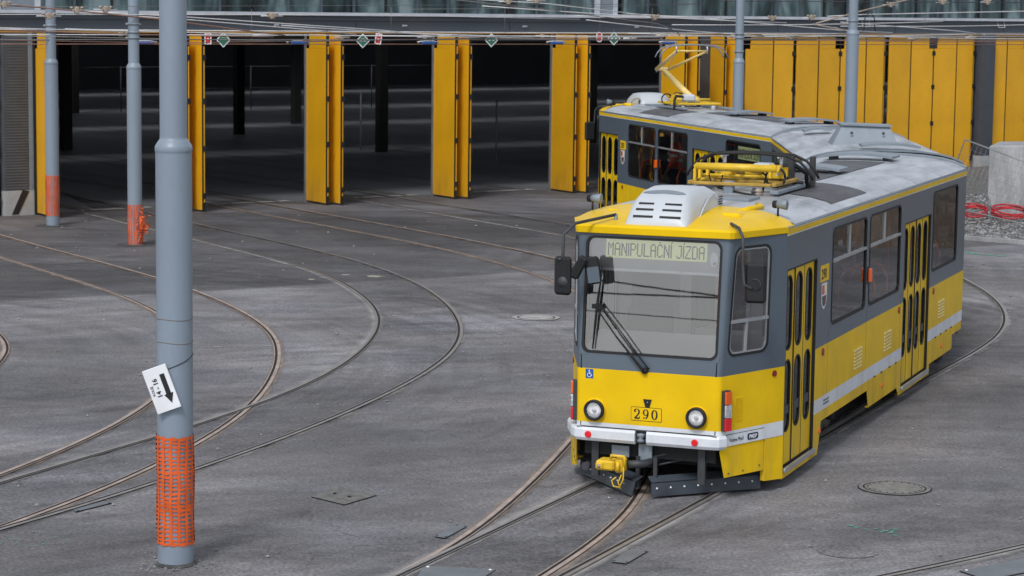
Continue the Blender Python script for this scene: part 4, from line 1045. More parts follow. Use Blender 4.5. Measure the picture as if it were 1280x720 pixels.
m=MB(); m.lathe((-.14,1.0,3.09),[(.05,0),(.05,.07),(.11,.075),(.115,.095),(.085,.13),(.03,.16),(.03,.185),(0,.19)],mat('antenna_grey',(.22,.20,.19),.6),'z',18); part('antenna',m)
# --- roof furniture
def rslab(m,x0,x1,y0,y1,h,mt,bow=0.03,th=.035,n=8):
    # curved transversal slab following the roof
    V=[]
    for k in range(n+1):
        x=x0+(x1-x0)*k/n; t=2*k/n-1; zz=roofz(x)+h+bow*(1-t*t)
        V.append((x,zz))
    for k in range(n):
        (xa,za),(xb,zb_)=V[k],V[k+1]
        m.mesh([(xa,y0,za),(xb,y0,zb_),(xb,y1,zb_),(xa,y1,za),(xa,y0,za+th),(xb,y0,zb_+th),(xb,y1,zb_+th),(xa,y1,za+th)],[(0,3,2,1),(4,5,6,7),(0,1,5,4),(2,3,7,6)]+([(3,0,4,7)] if k==0 else [])+([(1,2,6,5)] if k==n-1 else []),mt)
for (x0,x1,y) in ((-.45,.40,5.9),(-.60,.45,9.0)):
    m=MB(); rslab(m,x0,x1,y,y+.55,.04,GREYP)
    for x in (x0+.12,x1-.12): m.box((x-.04,y+.1,roofz(x)),(x+.04,y+.4,roofz(x)+.05),DGREY)
    part('roof_hatch',m)
m=MB(); m.cbox((-.02,1.05,3.09),(.50,1.55,3.14),GREYP,.012); part('roof_hatch',m)
for (x0,x1,y0,y1) in ((.42,1.12,2.5,4.4),(-.45,.40,4.7,8.8)):
    m=MB(); n=6
    for k in range(n):
        xa=x0+(x1-x0)*k/n; xb=x0+(x1-x0)*(k+1)/n
        m.face([(xa,y0,edgez(xa)+.006),(xb,y0,edgez(xb)+.006),(xb,y1,edgez(xb)+.006),(xa,y1,edgez(xa)+.006)],ROOFMAT)
    part('roof_mat',m)
# --- underframe, bogies, coupler, plows
m=MB(); m.box((-.95,-.55,.30),(.95,10.4,.78),HALLCOL); m.box((-.75,-.95,.42),(.75,-.55,.78),HALLCOL)
for x in (-.62,.60): m.box((x-.04,-.98,.18),(x+.04,-.92,.60),DGREY)
m.tube([(-.72,-1.02,.28),(-.72,-.86,.28)],.045,DGREY,12); m.box((-.10,-1.03,.36),(.05,-1.0,.585),GREYP); m.box((-.42,-1.0,.42),(-.22,-.97,.54),GREYP)
m.tube([(-.1,-1.0,.40),(.35,-.9,.52)],.016,DGREY,6); m.tube([(.0,-1.0,.33),(.5,-.8,.45)],.012,DGREY,6)
m.box((.74,-.62,.28),(.80,-.55,.6),DGREY); m.box((.55,-.95,.3),(.60,-.9,.6),DGREY)
part('underframe',m)
def bogie(y):
    m=MB()
    for x in (-1,1):
        m.box((x*.86-.05,y-1.25,.30),(x*.86+.05,y+1.25,.46),DGREY); m.box((x*.80-.1,y-.3,.12),(x*.80+.1,y+.3,.28),DGREY)
        for k in (-.55,.55): m.tube([(x*.92,y+k,.2),(x*.92,y+k,.5)],.06,DGREY,8)
    o_=part('bogie',m)
    for yy in (y-.93,y+.93):
        for x in (-1,1):
            q=MB(); q.lathe((x*.74,yy,.345),[(0,-.07),(.12,-.07),(.14,-.045),(.27,-.04),(.33,-.06),(.335,.05),(.36,.055),(.36,.07),(0,.07)],WHEELM,'x',28,M=Matrix.Scale(-x,4,(1,0,0))); q.obj('wheel',o_)
        q=MB(); q.tube([(-.7,yy,.345),(.7,yy,.345)],.07,DGREY,8); q.obj('axle',o_)
WHEELM=mat('wheel_steel',(.10,.085,.07),.6,metal=.3,var=.3,scale=6)
bogie(3.0)
m=MB()
yc=-1.30
m.cbox((-.47,yc-.10,.33),(-.26,yc+.12,.44),PANY,.02); m.cbox((-.27,yc-.06,.31),(-.16,yc+.08,.47),PANY,.02); m.cbox((-.46,yc-.13,.35),(-.38,yc-.08,.42),PANY,.01)
m.tube([(-.30,yc-.08,.46),(-.30,yc-.08,.50),(-.15,yc-.08,.50),(-.14,yc-.08,.38)],.016,PANY,8); m.tube([(-.21,yc-.11,.44),(-.21,yc-.11,.33)],.018,PANY,8)
m.tube([(-.15,yc-.08,.42),(-.15,yc-.10,.25),(-.19,yc-.10,.16),(-.26,yc-.10,.17),(-.28,yc-.10,.23),(-.23,yc-.10,.27)],.008,PANY,6)
m.tube([(-.17,yc-.10,.30),(-.20,yc-.12,.22),(-.17,yc-.12,.15)],.007,PANY,6)
m.lathe((-.42,yc-.14,.385),[(0,-.004),(.022,0),(.022,.02)],CERAM,'y',10)
co=part('coupler',m)
q=MB(); q.tube([(-.15,yc+.05,.39),(.0,-1.15,.39),(.1,-.8,.40)],.045,DGREY,8); q.obj('coupler_arm',co)
for sg in (-1,1):
    m=MB(); a=Vector((sg*.10,-1.16,0)); b=Vector((sg*1.06,-.22,0)); d=(b-a).normalized(); nn=Vector((d.y,-d.x,0))*(1 if sg>0 else -1)
    if nn.y>0: nn=-nn
    z0,z1=.035,.195
    pa=[a+Vector((0,0,z0)),b+Vector((0,0,z0)),b+Vector((0,0,z1))+d*.0,a+Vector((0,0,z1))]
    if sg<0: pa[0]=a+nn*.04+Vector((0,0,z0)); pa[1]=b+Vector((0,0,z0)); 
    m.extr(pa,-nn*.018,PLOW); m.extr([a+Vector((0,0,z1)),b+Vector((0,0,z1)),b-nn*.10+Vector((0,0,z1+.05)),a-nn*.10+Vector((0,0,z1+.05))],-Vector((0,0,.012)),PLOW)
    L_=(b-a).length
    for k in range(8):
        c_=a+d*(L_*(k+.35)/8)+Vector((0,0,.125))+nn*.006; m.lathe(c_,[(0,-.006),(.009,-.004),(.011,.004)],STW,'y',8)
    m.box(tuple(a+Vector((-.02,.1,.10))),tuple(a+Vector((.02,.14,.45))),DGREY)
    part('rail_guard',m,fixn=True)
# =================== copy the whole end section for the rear
def copy_part(o):
    c=o.copy(); COL.objects.link(c); c.parent=tram; c.matrix_local=RC
    for ch in list(o.children):
        d=ch.copy(); COL.objects.link(d); d.parent=c
for o in list(SECT): copy_part(o)
# =================== pantographs
OCHRE=mat('pantograph_ochre',(.42,.26,.04),.55,var=.2,scale=6,dirt=.5,dirtcol=(.12,.09,.04))
def panto(Mx,raised):
    sy=2.6
    def add(name,mb,parent=None):
        return mb.obj(name,parent or tram,Mx if parent is None else None)
    m=MB() # base: grey rails on insulators + yellow frame
    for x in (-.54,.54):
        m.cbox((x-.055,sy-.60,3.12),(x+.055,sy+1.25,3.17),GREYP,.01)
    for x in (-.35,.35):
        for y in (sy-.6,sy+.6): m.lathe((x,y,3.10),[(.03,0),(.06,.03),(.035,.045),(.06,.06),(.035,.075),(.03,.09)],CERAM if x>0 else ACW,'z',10)
    root=add('pantograph',m)
    m=MB(); 
    for x in (-.52,.52): m.cbox((x-.028,sy-.55,3.205),(x+.028,sy+.55,3.25),PANY if raised else OCHRE,.008)
    for y in (sy-.55,sy-.05,sy+.52): m.cbox((-.49,y-.025,3.205),(.49,y+.025,3.245),PANY if raised else OCHRE,.008)
    m.extr([(.20,sy+.1,3.265),(.50,sy+.1,3.265),(.45,sy+.1,3.40),(.32,sy+.1,3.44),(.22,sy+.1,3.38)],(0,.02,0),PANY)
    m.extr([(-.3,sy-.1,3.265),(-.05,sy-.1,3.265),(-.08,sy-.1,3.38),(-.22,sy-.1,3.38)],(0,.02,0),PANY)
    m.tube([(-.5,sy-.2,3.30),(.4,sy-.2,3.30)],.02,PANY,8); m.tube([(-.4,sy+.25,3.31),(.4,sy+.25,3.31)],.03,PANY,8)
    add('base_frame',m,root)
    m=MB(); m.cbox((.02,sy+.22,3.27),(.28,sy+.5,3.43),ACW,.04); add('motor_housing',m,root)
    knee=Vector((0,.80,3.92)) if raised else Vector((.015,sy-.40,3.415))
    hip=Vector((0,sy+.30,3.30))
    head=Vector((0,2.72,4.47)) if raised else Vector((0,3.0,3.49))
    A_=PANL if raised else PANY
    m=MB()
    if raised:
        m.tube([hip+Vector((.0,0,0)),knee],[.075,.055],A_,12); m.tube([hip+Vector((-.2,-.3,0)),knee+Vector((-.02,0,-.10))],.02,A_,8)
        m.tube([hip+Vector((-.12,0,0)),hip+Vector((.12,0,0))],.07,A_,10)
    else:
        m.tube([hip+Vector((-.1,.1,.02)),knee+Vector((-.1,0,0))],[.05,.045],A_,10); m.tube([hip+Vector((.2,.1,0)),knee+Vector((.0,0,0))],.03,A_,8)
    add('lower_arm',m,root)
    m=MB()
    kw=.16 if raised else .5
    m.tube([knee+Vector((-kw,0,0)),knee+Vector((kw,0,0))],.045 if not raised else .04,A_,12)
    if not raised:
        for x,h_ in ((-.50,.19),(-.44,.15),(-.34,.11),(.44,.12)): m.cbox((x-.018,knee.y-.03,knee.z-h_),(x+.018,knee.y+.03,knee.z-.03),PANY,.008)
        m.tube([knee+Vector((-.45,0,-.16)),knee+Vector((-.35,.3,-.14)),knee+Vector((-.1,.5,-.12))],.018,PANY,6); m.tube([knee+Vector((-.35,.0,-.06)),knee+Vector((-.30,.0,-.22)),knee+Vector((-.22,.05,-.24)),knee+Vector((-.18,.05,-.1))],.01,BLACK,6)
    hz=head-Vector((0,0,.10))
    m.tube([knee+Vector((-kw,0,0)),hz+Vector((-.36,0,0))],[.035,.025],A_,8); m.tube([knee+Vector((kw,0,0)),hz+Vector((.36,0,0))],[.035,.025],A_,8)
    m.tube([hz+Vector((-.36,0,0)),hz+Vector((.36,0,0))],.02,A_,8)
    m.tube([knee+Vector((-kw*.6,0,-.05)),hz+Vector((.38,0,-.05))],.008,ALU,6); m.tube([knee+Vector((kw,0,-.07)),hz+Vector((.40,0,-.07))],.010,ALU,6)
    add('upper_arm',m,root)
    m=MB()
    for dy in (-.15,.15):
        pts=[(-.80,0,-.24),(-.74,0,-.13),(-.64,0,-.03),(-.48,0,.02),(-.2,0,.035),(0,0,.04),(.2,0,.035),(.48,0,.02),(.64,0,-.03),(.74,0,-.13),(.80,0,-.24)]
        if not raised: pts=[(x,y,z+(.02 if abs(x)<.5 else 0)) for x,y,z in pts]
        m.tube([head+Vector((x,y+dy,z)) for x,y,z in pts],.017 if not raised else .014,GREYP if raised else BLACK,8)
    for x in (-.36,.36):
        m.tube([head+Vector((x,-.15,.02)),head+Vector((x,.15,.02))],.016,ALU,6); m.tube([head+Vector((x,0,.02)),head+Vector((x,0,-.16))],.022,ALU,8)
    add('collector_head',m,root)
    m=MB() # cables
    m.tube([(.60,sy+.75,3.12),(.60,sy+.72,3.30),(.50,sy+.55,3.40),(.30,sy+.4,3.38)],.03,BLACK,8)
    m.tube([(.32,sy-.30,3.12),(.36,sy-.30,3.32),(.22,sy-.28,3.44),(0,sy-.2,3.42)],.014,BLACK,8)
    m.tube([(.45+.12*math.cos(R(a)),sy-.2,3.30+.12*math.sin(R(a))) for a in range(0,361,24)],.016,BLACK,8)
    m.tube([(-.1,sy+.2,3.2),(-.3,sy-.1,3.14),(.2,sy-.7,3.13),(.4,sy-.9,3.13)],.012,BLACK,6)
    add('cable',m,root)
    m=MB() # lightning arrester & post
    m.lathe((.30,sy-.62,3.09),[(.085,0),(.085,.012),(.03,.02),(.03,.05),(.04,.055),(.02,.07),(.02,.11),(0,.11)],DGREY,'z',14)
    add('surge_arrester',m,root)
    m=MB(); m.cbox((-.10,sy-.55,3.10),(.02,sy-.45,3.26),GREYP,.012); add('terminal_box',m,root)
    if not raised:
        m=MB(); x=.42
        m.cbox((x,sy+.45,3.15),(x+.08,sy+.55,3.52),DGREY,.01); m.tube([(x-.1,sy+.5,3.2),(x+.2,sy+.5,3.2)],.025,DGREY,8)
        m.box((x-.25,sy+.4,3.27),(x+.02,sy+.6,3.38),PANY)
        add('head_rest',m,root)
        m=MB(); m.cbox((x+.18,sy+.85,3.12),(x+.25,sy+.92,3.5),DGREY,.01); add('head_rest',m,root)
panto(I4,False); panto(RC,True)
# display in the last side window of the rear section
m=MB(); s=SS[1]; s.slab(m,8.55,9.95,2.36,2.72,BLACK,-.10,.03)
s.face(m,[(8.72,2.40),(9.88,2.40),(9.88,2.65),(8.72,2.65)],LCD,-.06); lcd(m,lambda a,b:s.P(a,b,-.055),8.72,2.405,1.16,.24)
m.obj('side_display',tram,RC)
# --- middle section
pm0=Vector((5.80,36.80,0)); pm1=Vector((6.03,43.68,0)); dm=(pm1-pm0).normalized(); am=math.atan2(dm.y,dm.x)-PI/2
MM=MA.inverted()@TM(pm0.x,pm0.y,0,am); Lm=(pm1-pm0).length
m=MB()
SECT2=[]
def mwin(s,*a):
    n0=set(COL.objects); h=Surf_window(s,'window',tram,None,*a,SLATE,WGLASS,bars=[2.345])
    for o in COL.objects:
        if o not in n0 and o.parent==tram: o.matrix_local=MM
    return h
for sg in (1,-1):
    s=SS[sg]; hs_=[mwin(s,.35,2.0,1.575,2.745,.11),mwin(s,4.9,6.55,1.575,2.745,.11)]
    dr=(2.6,4.3,.20,2.455)
    s.grid(m,[0,Lm],[.25,.61,.775,1.386,2.935],paint,hs_+[dr])
    s.slab(m,0,Lm,2.845,2.900,YEL,.001,.004)
    mm=MB()
    for k in range(4):
        w_=1.7/4; a=2.6+k*w_; c_=a+w_/2; hw=w_*.5-.075
        for z0,z1,sz0,sz1 in ((.24,1.475,.60,1.425),(1.475,2.44,1.525,2.375)):
            s.ring(mm,orect(a,a+w_,z0,z1),rrect(c_-hw,c_+hw,sz0,sz1,hw*.92),YEL,-.035)
    d_=mm.obj('door',tram,MM); g_=MB(); s.face(g_,[(2.62,.5),(4.28,.5),(4.28,2.43),(2.62,2.43)],DGLASS,-.047); g_.obj('door_glass',d_)
m.box((-1.2,.02,.30),(1.2,Lm-.02,.8),HALLCOL)
for y in (0,Lm): 
    for sg in (1,-1): m.box((min(sg*.62,sg*1.236),y-.02 if y else 0,.5),(max(sg*.62,sg*1.236),y if y else .03,2.93),DGREY)
m.obj('middle_body',tram,MM)
m=MB()
for i in range(8):
    y0,y1=Lm*i/8,Lm*(i+1)/8
    for j in range(len(xs)-1): m.face([(xs[j],y0,edgez(xs[j])),(xs[j+1],y0,edgez(xs[j+1])),(xs[j+1],y1,edgez(xs[j+1])),(xs[j],y1,edgez(xs[j]))],ROOF,True)
for y in (0,Lm-.06):
    for j in range(len(xs)-1): m.mesh([(xs[j],y,edgez(xs[j])+.002),(xs[j+1],y,edgez(xs[j+1])+.002),(xs[j+1],y+.06,edgez(xs[j+1])+.002),(xs[j],y+.06,edgez(xs[j])+.002),(xs[j],y,edgez(xs[j])+.03),(xs[j+1],y,edgez(xs[j+1])+.03),(xs[j+1],y+.06,edgez(xs[j+1])+.03),(xs[j],y+.06,edgez(xs[j])+.03)],[(4,5,6,7),(0,1,5,4),(2,3,7,6)],GREYP)
m.obj('middle_roof',tram,MM)
m=MB() # trapezoid box
m.mesh([(-.62,1.9,3.09),(.48,1.9,3.07),(.48,2.7,3.07),(-.62,2.7,3.09),(-.44,2.05,3.42),(.34,2.05,3.40),(.34,2.55,3.40),(-.44,2.55,3.42)],[(0,1,5,4),(1,2,6,5),(2,3,7,6),(3,0,4,7),(4,5,6,7)],GREYP)
m.mesh([(-.47,2.0,3.42),(.37,2.0,3.40),(.37,2.6,3.40),(-.47,2.6,3.42),(-.47,2.0,3.445),(.37,2.0,3.425),(.37,2.6,3.425),(-.47,2.6,3.445)],[(0,3,2,1),(4,5,6,7),(0,1,5,4),(1,2,6,5),(2,3,7,6),(3,0,4,7)],GREYP)
for x in (-.30,.22): m.lathe((x,1.93,3.30),[(0,-.01),(.025,0)],DGREY,'y',10)
m.obj('ventilation_box',tram,MM)
for (x0,x1,y) in ((-.30,.62,.35),(-.78,-.30,5.2)):
    m=MB(); rslab(m,x0,x1,y,y+.5,.05,GREYP); m.obj('roof_hatch',tram,MM)
# --- articulation bellows: loft between body ends
def bellows(Ma,ya,Mb,yb):
    m=MB(); n=9
    prof=[(-1.14,.45),(-1.17,1.2),(-1.17,2.80),(-1.05,3.0),(-.6,3.08),(0,3.11),(.6,3.08),(1.05,3.0),(1.17,2.80),(1.17,1.2),(1.14,.45)]
    rings=[]
    for k in range(n*2+1):
        t=k/(n*2); sc=1.0 if k%2==0 else .955
        row=[]
        for x,z in prof:
            a=Ma@Vector((x*sc,ya,.0)); b=Mb@Vector((x*sc*(1 if Mb is not Ma else 1),yb,.0)) if not flip else Mb@Vector((-x*sc,yb,0))
            p=a.lerp(b,t); row.append((p.x,p.y,z-(0 if k%2==0 else .04)))
        rings.append(row)
    for i in range(len(rings)-1):
        for k in range(len(prof)-1): m.face([rings[i][k],rings[i][k+1],rings[i+1][k+1],rings[i+1][k]],BELLOW)
    m.obj('bellows',tram,I4)
BELLOW=mat('bellows_rubber',(.065,.07,.08),.7)
flip=False; bellows(I4,10.70,MM,0)
flip=True; bellows(MM,Lm,RC,10.70)
for Mx,y in ((MM,-.3),(MM,Lm+.3)):
    m=MB()
    for x in (-1,1): m.box((x*.86-.05,y-1.25,.30),(x*.86+.05,y+1.25,.46),DGREY)
    b_=m.obj('bogie',tram,Mx)
    for yy in (y-.93,y+.93):
        for x in (-1,1):
            q=MB(); q.lathe((x*.74,yy,.345),[(0,-.07),(.14,-.045),(.33,-.06),(.335,.05),(.36,.055),(.36,.07),(0,.07)],WHEELM,'x',24,M=Matrix.Scale(-x,4,(1,0,0))); q.obj('wheel',b_)
# ------------------------------------------------------------------ poles
def pole(name,x,y,rl,ru,zc,ztop,label,clamps=()):
    m=MB(); m.lathe((x,y,0),[(rl+.0,0),(rl,zc-.075),(rl,zc-.062),(rl+.004,zc-.055),(rl+.005,zc-.04),(rl+.005,zc-.015),(rl+.000,zc),(ru+.010,zc+.05),(ru+.002,zc+.058),(ru,zc+.075),(ru,zc+.09),(ru*.97,ztop)],POLEM,'z',36)
    o=m.obj('steel_pole'); tag(o,label,'pole')
    for z in clamps:
        q=MB(); q.lathe((x,y,0),[(ru+.004,z),(ru+.014,z),(ru+.014,z+.05),(ru+.004,z+.05)],GREYP,'z',24); q.box((x-ru-.05,y-.02,z+.005),(x-ru+.01,y+.02,z+.045),GALV); q.obj('clamp',o)
    return o
p0=pole('p',-3.17,21.90,.170,.128,3.985,9.0,'largest blue grey steel pole nearest the viewer with an arrow board strapped to it')
q=MB()
for z,t in ((2.36,.03),(2.14,.02)):
    q.tube([(-3.17+.171*math.cos(a),21.90+.171*math.sin(a),z+.012*math.sin(a*2)+t*.3*math.cos(a)) for a in [2*PI*k/24 for k in range(25)]],.0035,mat('rusty_strap_%d'%int(z*100),(.16,.12,.08),.7),5)
q.obj('strap',p0)
q=MB(); q.tube([(-3.17+.173*math.cos(a),21.90+.173*math.sin(a),1.86+.17*(a+PI*.75)/(PI*.75)) for a in [-PI*.75+PI*.75*k/12 for k in range(13)]],.004,BLACK,5); q.obj('cable_tie',p0)
FOOT=mat('pole_footing',(.06,.06,.06),.95,var=.4,scale=9,bump=.5)
m=MB(); m.lathe((-3.17,21.9,0),[(.205,.006),(.19,.014),(.17,.03)],FOOT,'z',24); m.obj('footing',p0)
p1=pole('p',-10.91,55.52,.157,.119,3.88,9.0,'thin grey pole at far left in front of the corrugated wall',(4.55,4.7,4.95))
p2=pole('p',-8.29,51.35,.157,.119,3.91,9.0,'thin grey pole with torn bunched netting at its foot',(4.5,4.62,4.8))
p4=pole('p',5.70,60.0,.139,.106,3.99,9.0,'slim grey pole behind the raised pantograph',(4.2,4.55,4.65))
p5=pole('p',8.86,62.0,.165,.122,4.72,9.0,'thick grey pole in front of the closed yellow doors',(4.35,4.5,5.0))
for (p,x,y,r) in ((p1,-10.91,55.52,.157),(p2,-8.29,51.35,.157)):
    m=MB(); m.lathe((x,y,0),[(.42,.006),(.36,.012),(r,.02)],FOOT,'z',20); m.obj('footing',p)
    
# orange barrier netting wrapped round poles
def net(x,y,r,z0,z1,nc,nr,bands,lab,bulge=None,seed=1,zb=.010):
    rnd=random.Random(seed); m=MB(); N1=nc*4
    def P(a,z,off=0):
        b=0
        rr=r+.009+.004*math.sin(a*3+z*9)+off
        if bulge:
            da=(a-bulge[0]+PI)%(2*PI)-PI; k=math.exp(-(da/.45)**2-((z-bulge[1])/.22)**2); rr+=bulge[2]*1.3*k*(.6+.4*math.sin(a*23+z*31))
        return (x+rr*math.cos(a),y+rr*math.sin(a),z)
    def wob(a,i): return .0035*math.sin(a*2+i*1.3)+.002*math.sin(a*7+i)
    # horizontal strands
    zs=[z0+(z1-z0)*i/nr for i in range(nr+1)]
    for i,z in enumerate(zs):
        th=zb*.80*(1.0+.4*rnd.random())
        if i in bands: th=zb*1.5
        for k in range(N1):
            a,b=2*PI*k/N1,2*PI*(k+1)/N1
            t1=th*(1+.4*math.sin(a*11+i)); t2=th*(1+.4*math.sin(b*11+i))
            za,zb_=z+wob(a,i),z+wob(b,i)
            m.face([P(a,za-t1),P(b,zb_-t2),P(b,zb_+t2),P(a,za+t1)],NET)
    for k in range(nc):
        for i in range(nr):
            a=2*PI*(k+.05*math.sin(i*.6+k))/nc; b=2*PI*(k+.05*math.sin((i+1)*.6+k))/nc; w=(.0105 if zb>.006 else .006)/r*(1+.25*rnd.random())
            if bulge and rnd.random()<.05: continue
            m.face([P(a-w,zs[i]+wob(a,i),.002),P(a+w,zs[i]+wob(a,i),.002),P(b+w,zs[i+1]+wob(b,i+1),.002),P(b-w,zs[i+1]+wob(b,i+1),.002)],NET)
    if bulge: # crumpled tatters
        for k in range(70):
            a=bulge[0]+rnd.gauss(0,.30); z=bulge[1]+rnd.gauss(0,.17); c=Vector(P(a,z,rnd.uniform(.0,.13)))
            d1=Vector((rnd.gauss(0,1),rnd.gauss(0,1),rnd.gauss(0,1))).normalized()*rnd.uniform(.03,.09); d2=Vector((rnd.gauss(0,1),rnd.gauss(0,1),rnd.gauss(0,1))).normalized()*.035
            m.face([c,c+d1,c+d1+d2,c+d2*.7],NET)
    o=m.obj('barrier_netting'); tag(o,lab,'netting'); return o
net(-3.17,21.90,.170,.225,1.235,15,25,(0,8,9,17,25),'orange plastic netting wrapped round the foot of the nearest pole',seed=3)
net(-10.91,55.52,.157,.26,1.19,16,20,(0,7,14,20),'orange netting wrapped neatly round the far left pole',zb=.0062,seed=5)
net(-8.29,51.35,.157,.03,.88,16,18,(5,9,14),'torn orange netting bunched at the foot of the second pole from the left',bulge=(-.55,.42,.10),zb=.0062,seed=8)
# arrow board hung askew
bo_=empty('arrow_board',Matrix.Translation((-3.265,21.70,1.718))@Matrix.Rotation(R(-4),4,'Z')@Matrix.Rotation(R(0),4,'X')@Matrix.Rotation(R(-110.5),4,'Y'))
tag(bo_,'small white board with black arrow and 14 - 16, strapped crooked to the nearest pole','sign')
m=MB(); m.cbox((-.215,-.012,-.118),(.215,.012,.118),STW,.003); m.obj('board',bo_)
m=MB()
def BP(x,z): return (x,-.0145,z)
def flat(mb,pts): mb.face([BP(*p) for p in pts],LINK)
flat(m,[(.135,-.028),(.135,-.076),(-.07,-.076),(-.07,-.028)]); flat(m,[(-.06,-.098),(-.06,-.006),(-.155,-.052)])
for body,x,z,s_,bd in (('14 - 16',-.075,.012,.062,.0022),('KOLEJ',-.045,.072,.034,.0008)):
    v,f=text_faces(body,s_,bd); m.mesh([BP(x+a*1.05,z+b) for a,b in v],f,LINK)
m.obj('arrow_and_lettering',bo_)
# ------------------------------------------------------------------ overhead lines (facade frame)
def wire(pts,r=.011,mt=None,label=None,group='overhead wires in front of the fascia',sag=0.0,world=False):
    P=[Vector(p) if world else FM@Vector(p) for p in pts]; out=[]
    for i in range(len(P)-1):
        n=6 if sag else 1
        for k in range(n):
            t=k/n; p=P[i].lerp(P[i+1],t); p.z-=sag*4*t*(1-t); out.append(p)
    out.append(P[-1])
    m=MB(); m.tube(out,r,mt or WIRE,6); o=m.obj('overhead_wire'); tag(o,label,'wire',group); return o
e_=-22; f_=44
wire([(e_,-2.5,4.66),(5.02,-2.5,4.585),(f_,-2.5,4.60)],.016,LWIRE,'highest of the long level wires crossing just below the fascia top')
wire([(e_,-3.0,4.52),(4.65,-3.0,4.505),(f_,-3.0,4.55)],.013,LWIRE,'pale level wire running along the top edge of the doors')
wire([(e_,-3.0,4.385),(4.65,-3.0,4.405),(f_,-3.0,4.44)],.013,WIRE,'grey level wire just under the orange door track')
wire([(e_,-2.0,4.275),(5.4,-2.0,4.265),(f_,-2.0,4.235)],.012,COPPER,'lowest level wire, copper coloured, crossing the dark doorways')
wire([(-22,-2.2,4.40),(-9.79,-2.2,4.37),(-5.56,-2.2,4.30),(5.25,-2.2,4.44),(15,-2.2,4.38),(f_,-2.2,4.34)],.011,COPPER,'copper wire dipping at the left and rising over the middle doorway')
wire([(-13.5,-8,5.30),(-12.43,-8,5.22),(-10.6,-8,5.09),(-8.69,-8,4.93),(-6.27,-8,4.66),(-4,-5.5,4.55)],.018,COPPER,'thick reddish wire slanting down from the top left corner')
wire([(-9.5,-6,5.08),(-6.78,-6,4.96),(-1.49,-6,4.68),(1.5,-4,4.52)],.013,LWIRE,'pale wire slanting down to the right above the left doorway')
wire([(-9.5,-6,5.05),(-6.78,-6,4.90),(-3.32,-6,4.67),(-1.0,-4,4.55)],.013,LWIRE,'second pale slanting wire just below the first at the left')
wire([(-2,-8,5.52),(1.87,-8,5.38),(5.35,-8,5.1)],.013,LWIRE,'slanting wire from the top centre to the clamp above the white window surround')
wire([(-2.5,-8,5.57),(1.87,-8,5.23),(5.52,-8,4.9),(6.14,-8,4.72),(8,-6,4.58)],.015,WIRE,'long slanting wire bending down above the raised pantograph')
wire([(2.85,-8,5.08),(7.08,-8,5.07)],.012,LWIRE,'short level wire along the ledge left of the slim pole')
wire([(16,-8,5.85),(14.51,-8,5.6),(12.87,-8,5.3),(11.08,-8,4.94)],.022,CERAM,'thick pale wire rising steeply to the top right')
wire([(10.96,-8,4.92),(12.17,-8,4.76),(16,-6,4.62)],.020,CERAM,'thick pale wire falling to the thick pole')
wire([(4.5,-8,5.15),(7.08,-8,5.05),(11.98,-8,4.76),(14,-8,4.7)],.012,LWIRE,'thin wire slanting across the grey fascia between the two right poles')
wire([(12.0,-8,4.98),(12.89,-8,4.93),(16.71,-8,4.75),(20,-6,4.62)],.012,LWIRE,'thin wire slanting down over the closed doors at the right')
wire([(7.62,-8,5.5),(19.36,-8,5.58),(24,-8,5.6)],.014,DGREY,'dark level wire across the glazing at the right')
wire([(11.5,-8,5.13),(12.88,-8,5.19),(19.37,-8,5.33),(24,-8,5.42)],.014,LWIRE,'pale wire rising gently across the right glazing')
wire([(-14,-8,5.15),(-7.9,-8,5.22),(7.07,-8,5.42)],.006,WIRE,'hair thin wire crossing the glazing from left to centre')
wire([(-2.38,-8,5.20),(2.37,-8,5.27),(7.07,-8,5.42)],.006,WIRE,'second hair thin wire crossing the glazing in the middle')
wire([(-14,-8,5.0),(-6.68,-8,5.04),(-2.38,-8,5.06),(3,-8,5.0)],.008,LWIRE,'thin wire level with the ledge at the left')
# more span wires & twin feeds between the poles, slightly above the doors
wire([(-10.5,-4,4.50),(-2,-3.4,4.36),(4.2,-3,4.46)],.012,WIRE,'grey wire sagging across the left and middle doorways')
wire([(3.0,-3,4.46),(9.5,-3,4.38),(17,-3,4.45)],.012,WIRE,'grey wire sagging between the middle doorway and the closed doors')
wire([(15,-4,4.42),(20,-4,4.36),(27,-3,4.40),(40,-3,4.5)],.012,COPPER,'copper wire running along the top of the closed doors at the right')
wire([(10,-6,4.47),(15,-5,4.62),(22,-5,4.66),(34,-5,4.7)],.014,WIRE,'grey wire rising from the slim pole to the right edge')
EX=[((-20,-5,5.02),(-8,-5,4.62),'pale cable falling from the left edge towards the second pole'),((-9,-4,4.66),(3,-4,4.50),'pale cable just under the fascia over the two left doorways'),((-5,-7,4.80),(5,-3.5,4.46),'pale cable slanting to the middle door stack'),((-1,-5,4.62),(9,-4,4.50),'pale cable over the middle doorways, second from the fascia'),((4,-7,4.98),(12,-5,4.55),'pale cable slanting to the slim pole'),((7,-5,4.62),(15,-5,4.55),'pale cable between the pantograph and the thick pole'),((11,-6,4.60),(22,-4,4.62),'pale cable just above the closed doors'),((13,-7,4.86),(24,-6,4.98),'pale cable rising over the fascia at the right'),((16,-5,4.55),(30,-4,4.48),'pale cable dropping towards the right edge'),((-14,-6,4.75),(-4,-5,4.50),'copper coloured cable over the leftmost doorway'),((0,-8,5.30),(10,-8,4.95),'pale cable crossing the ledge in the middle'),((6,-8,4.88),(16,-8,5.02),'pale cable crossing the fascia behind both right poles')]
for a_,b__,l_ in EX: wire([a_,b__],.013 if 'copper' not in l_ else .015,COPPER if 'copper' in l_ else LWIRE,l_,sag=.04)
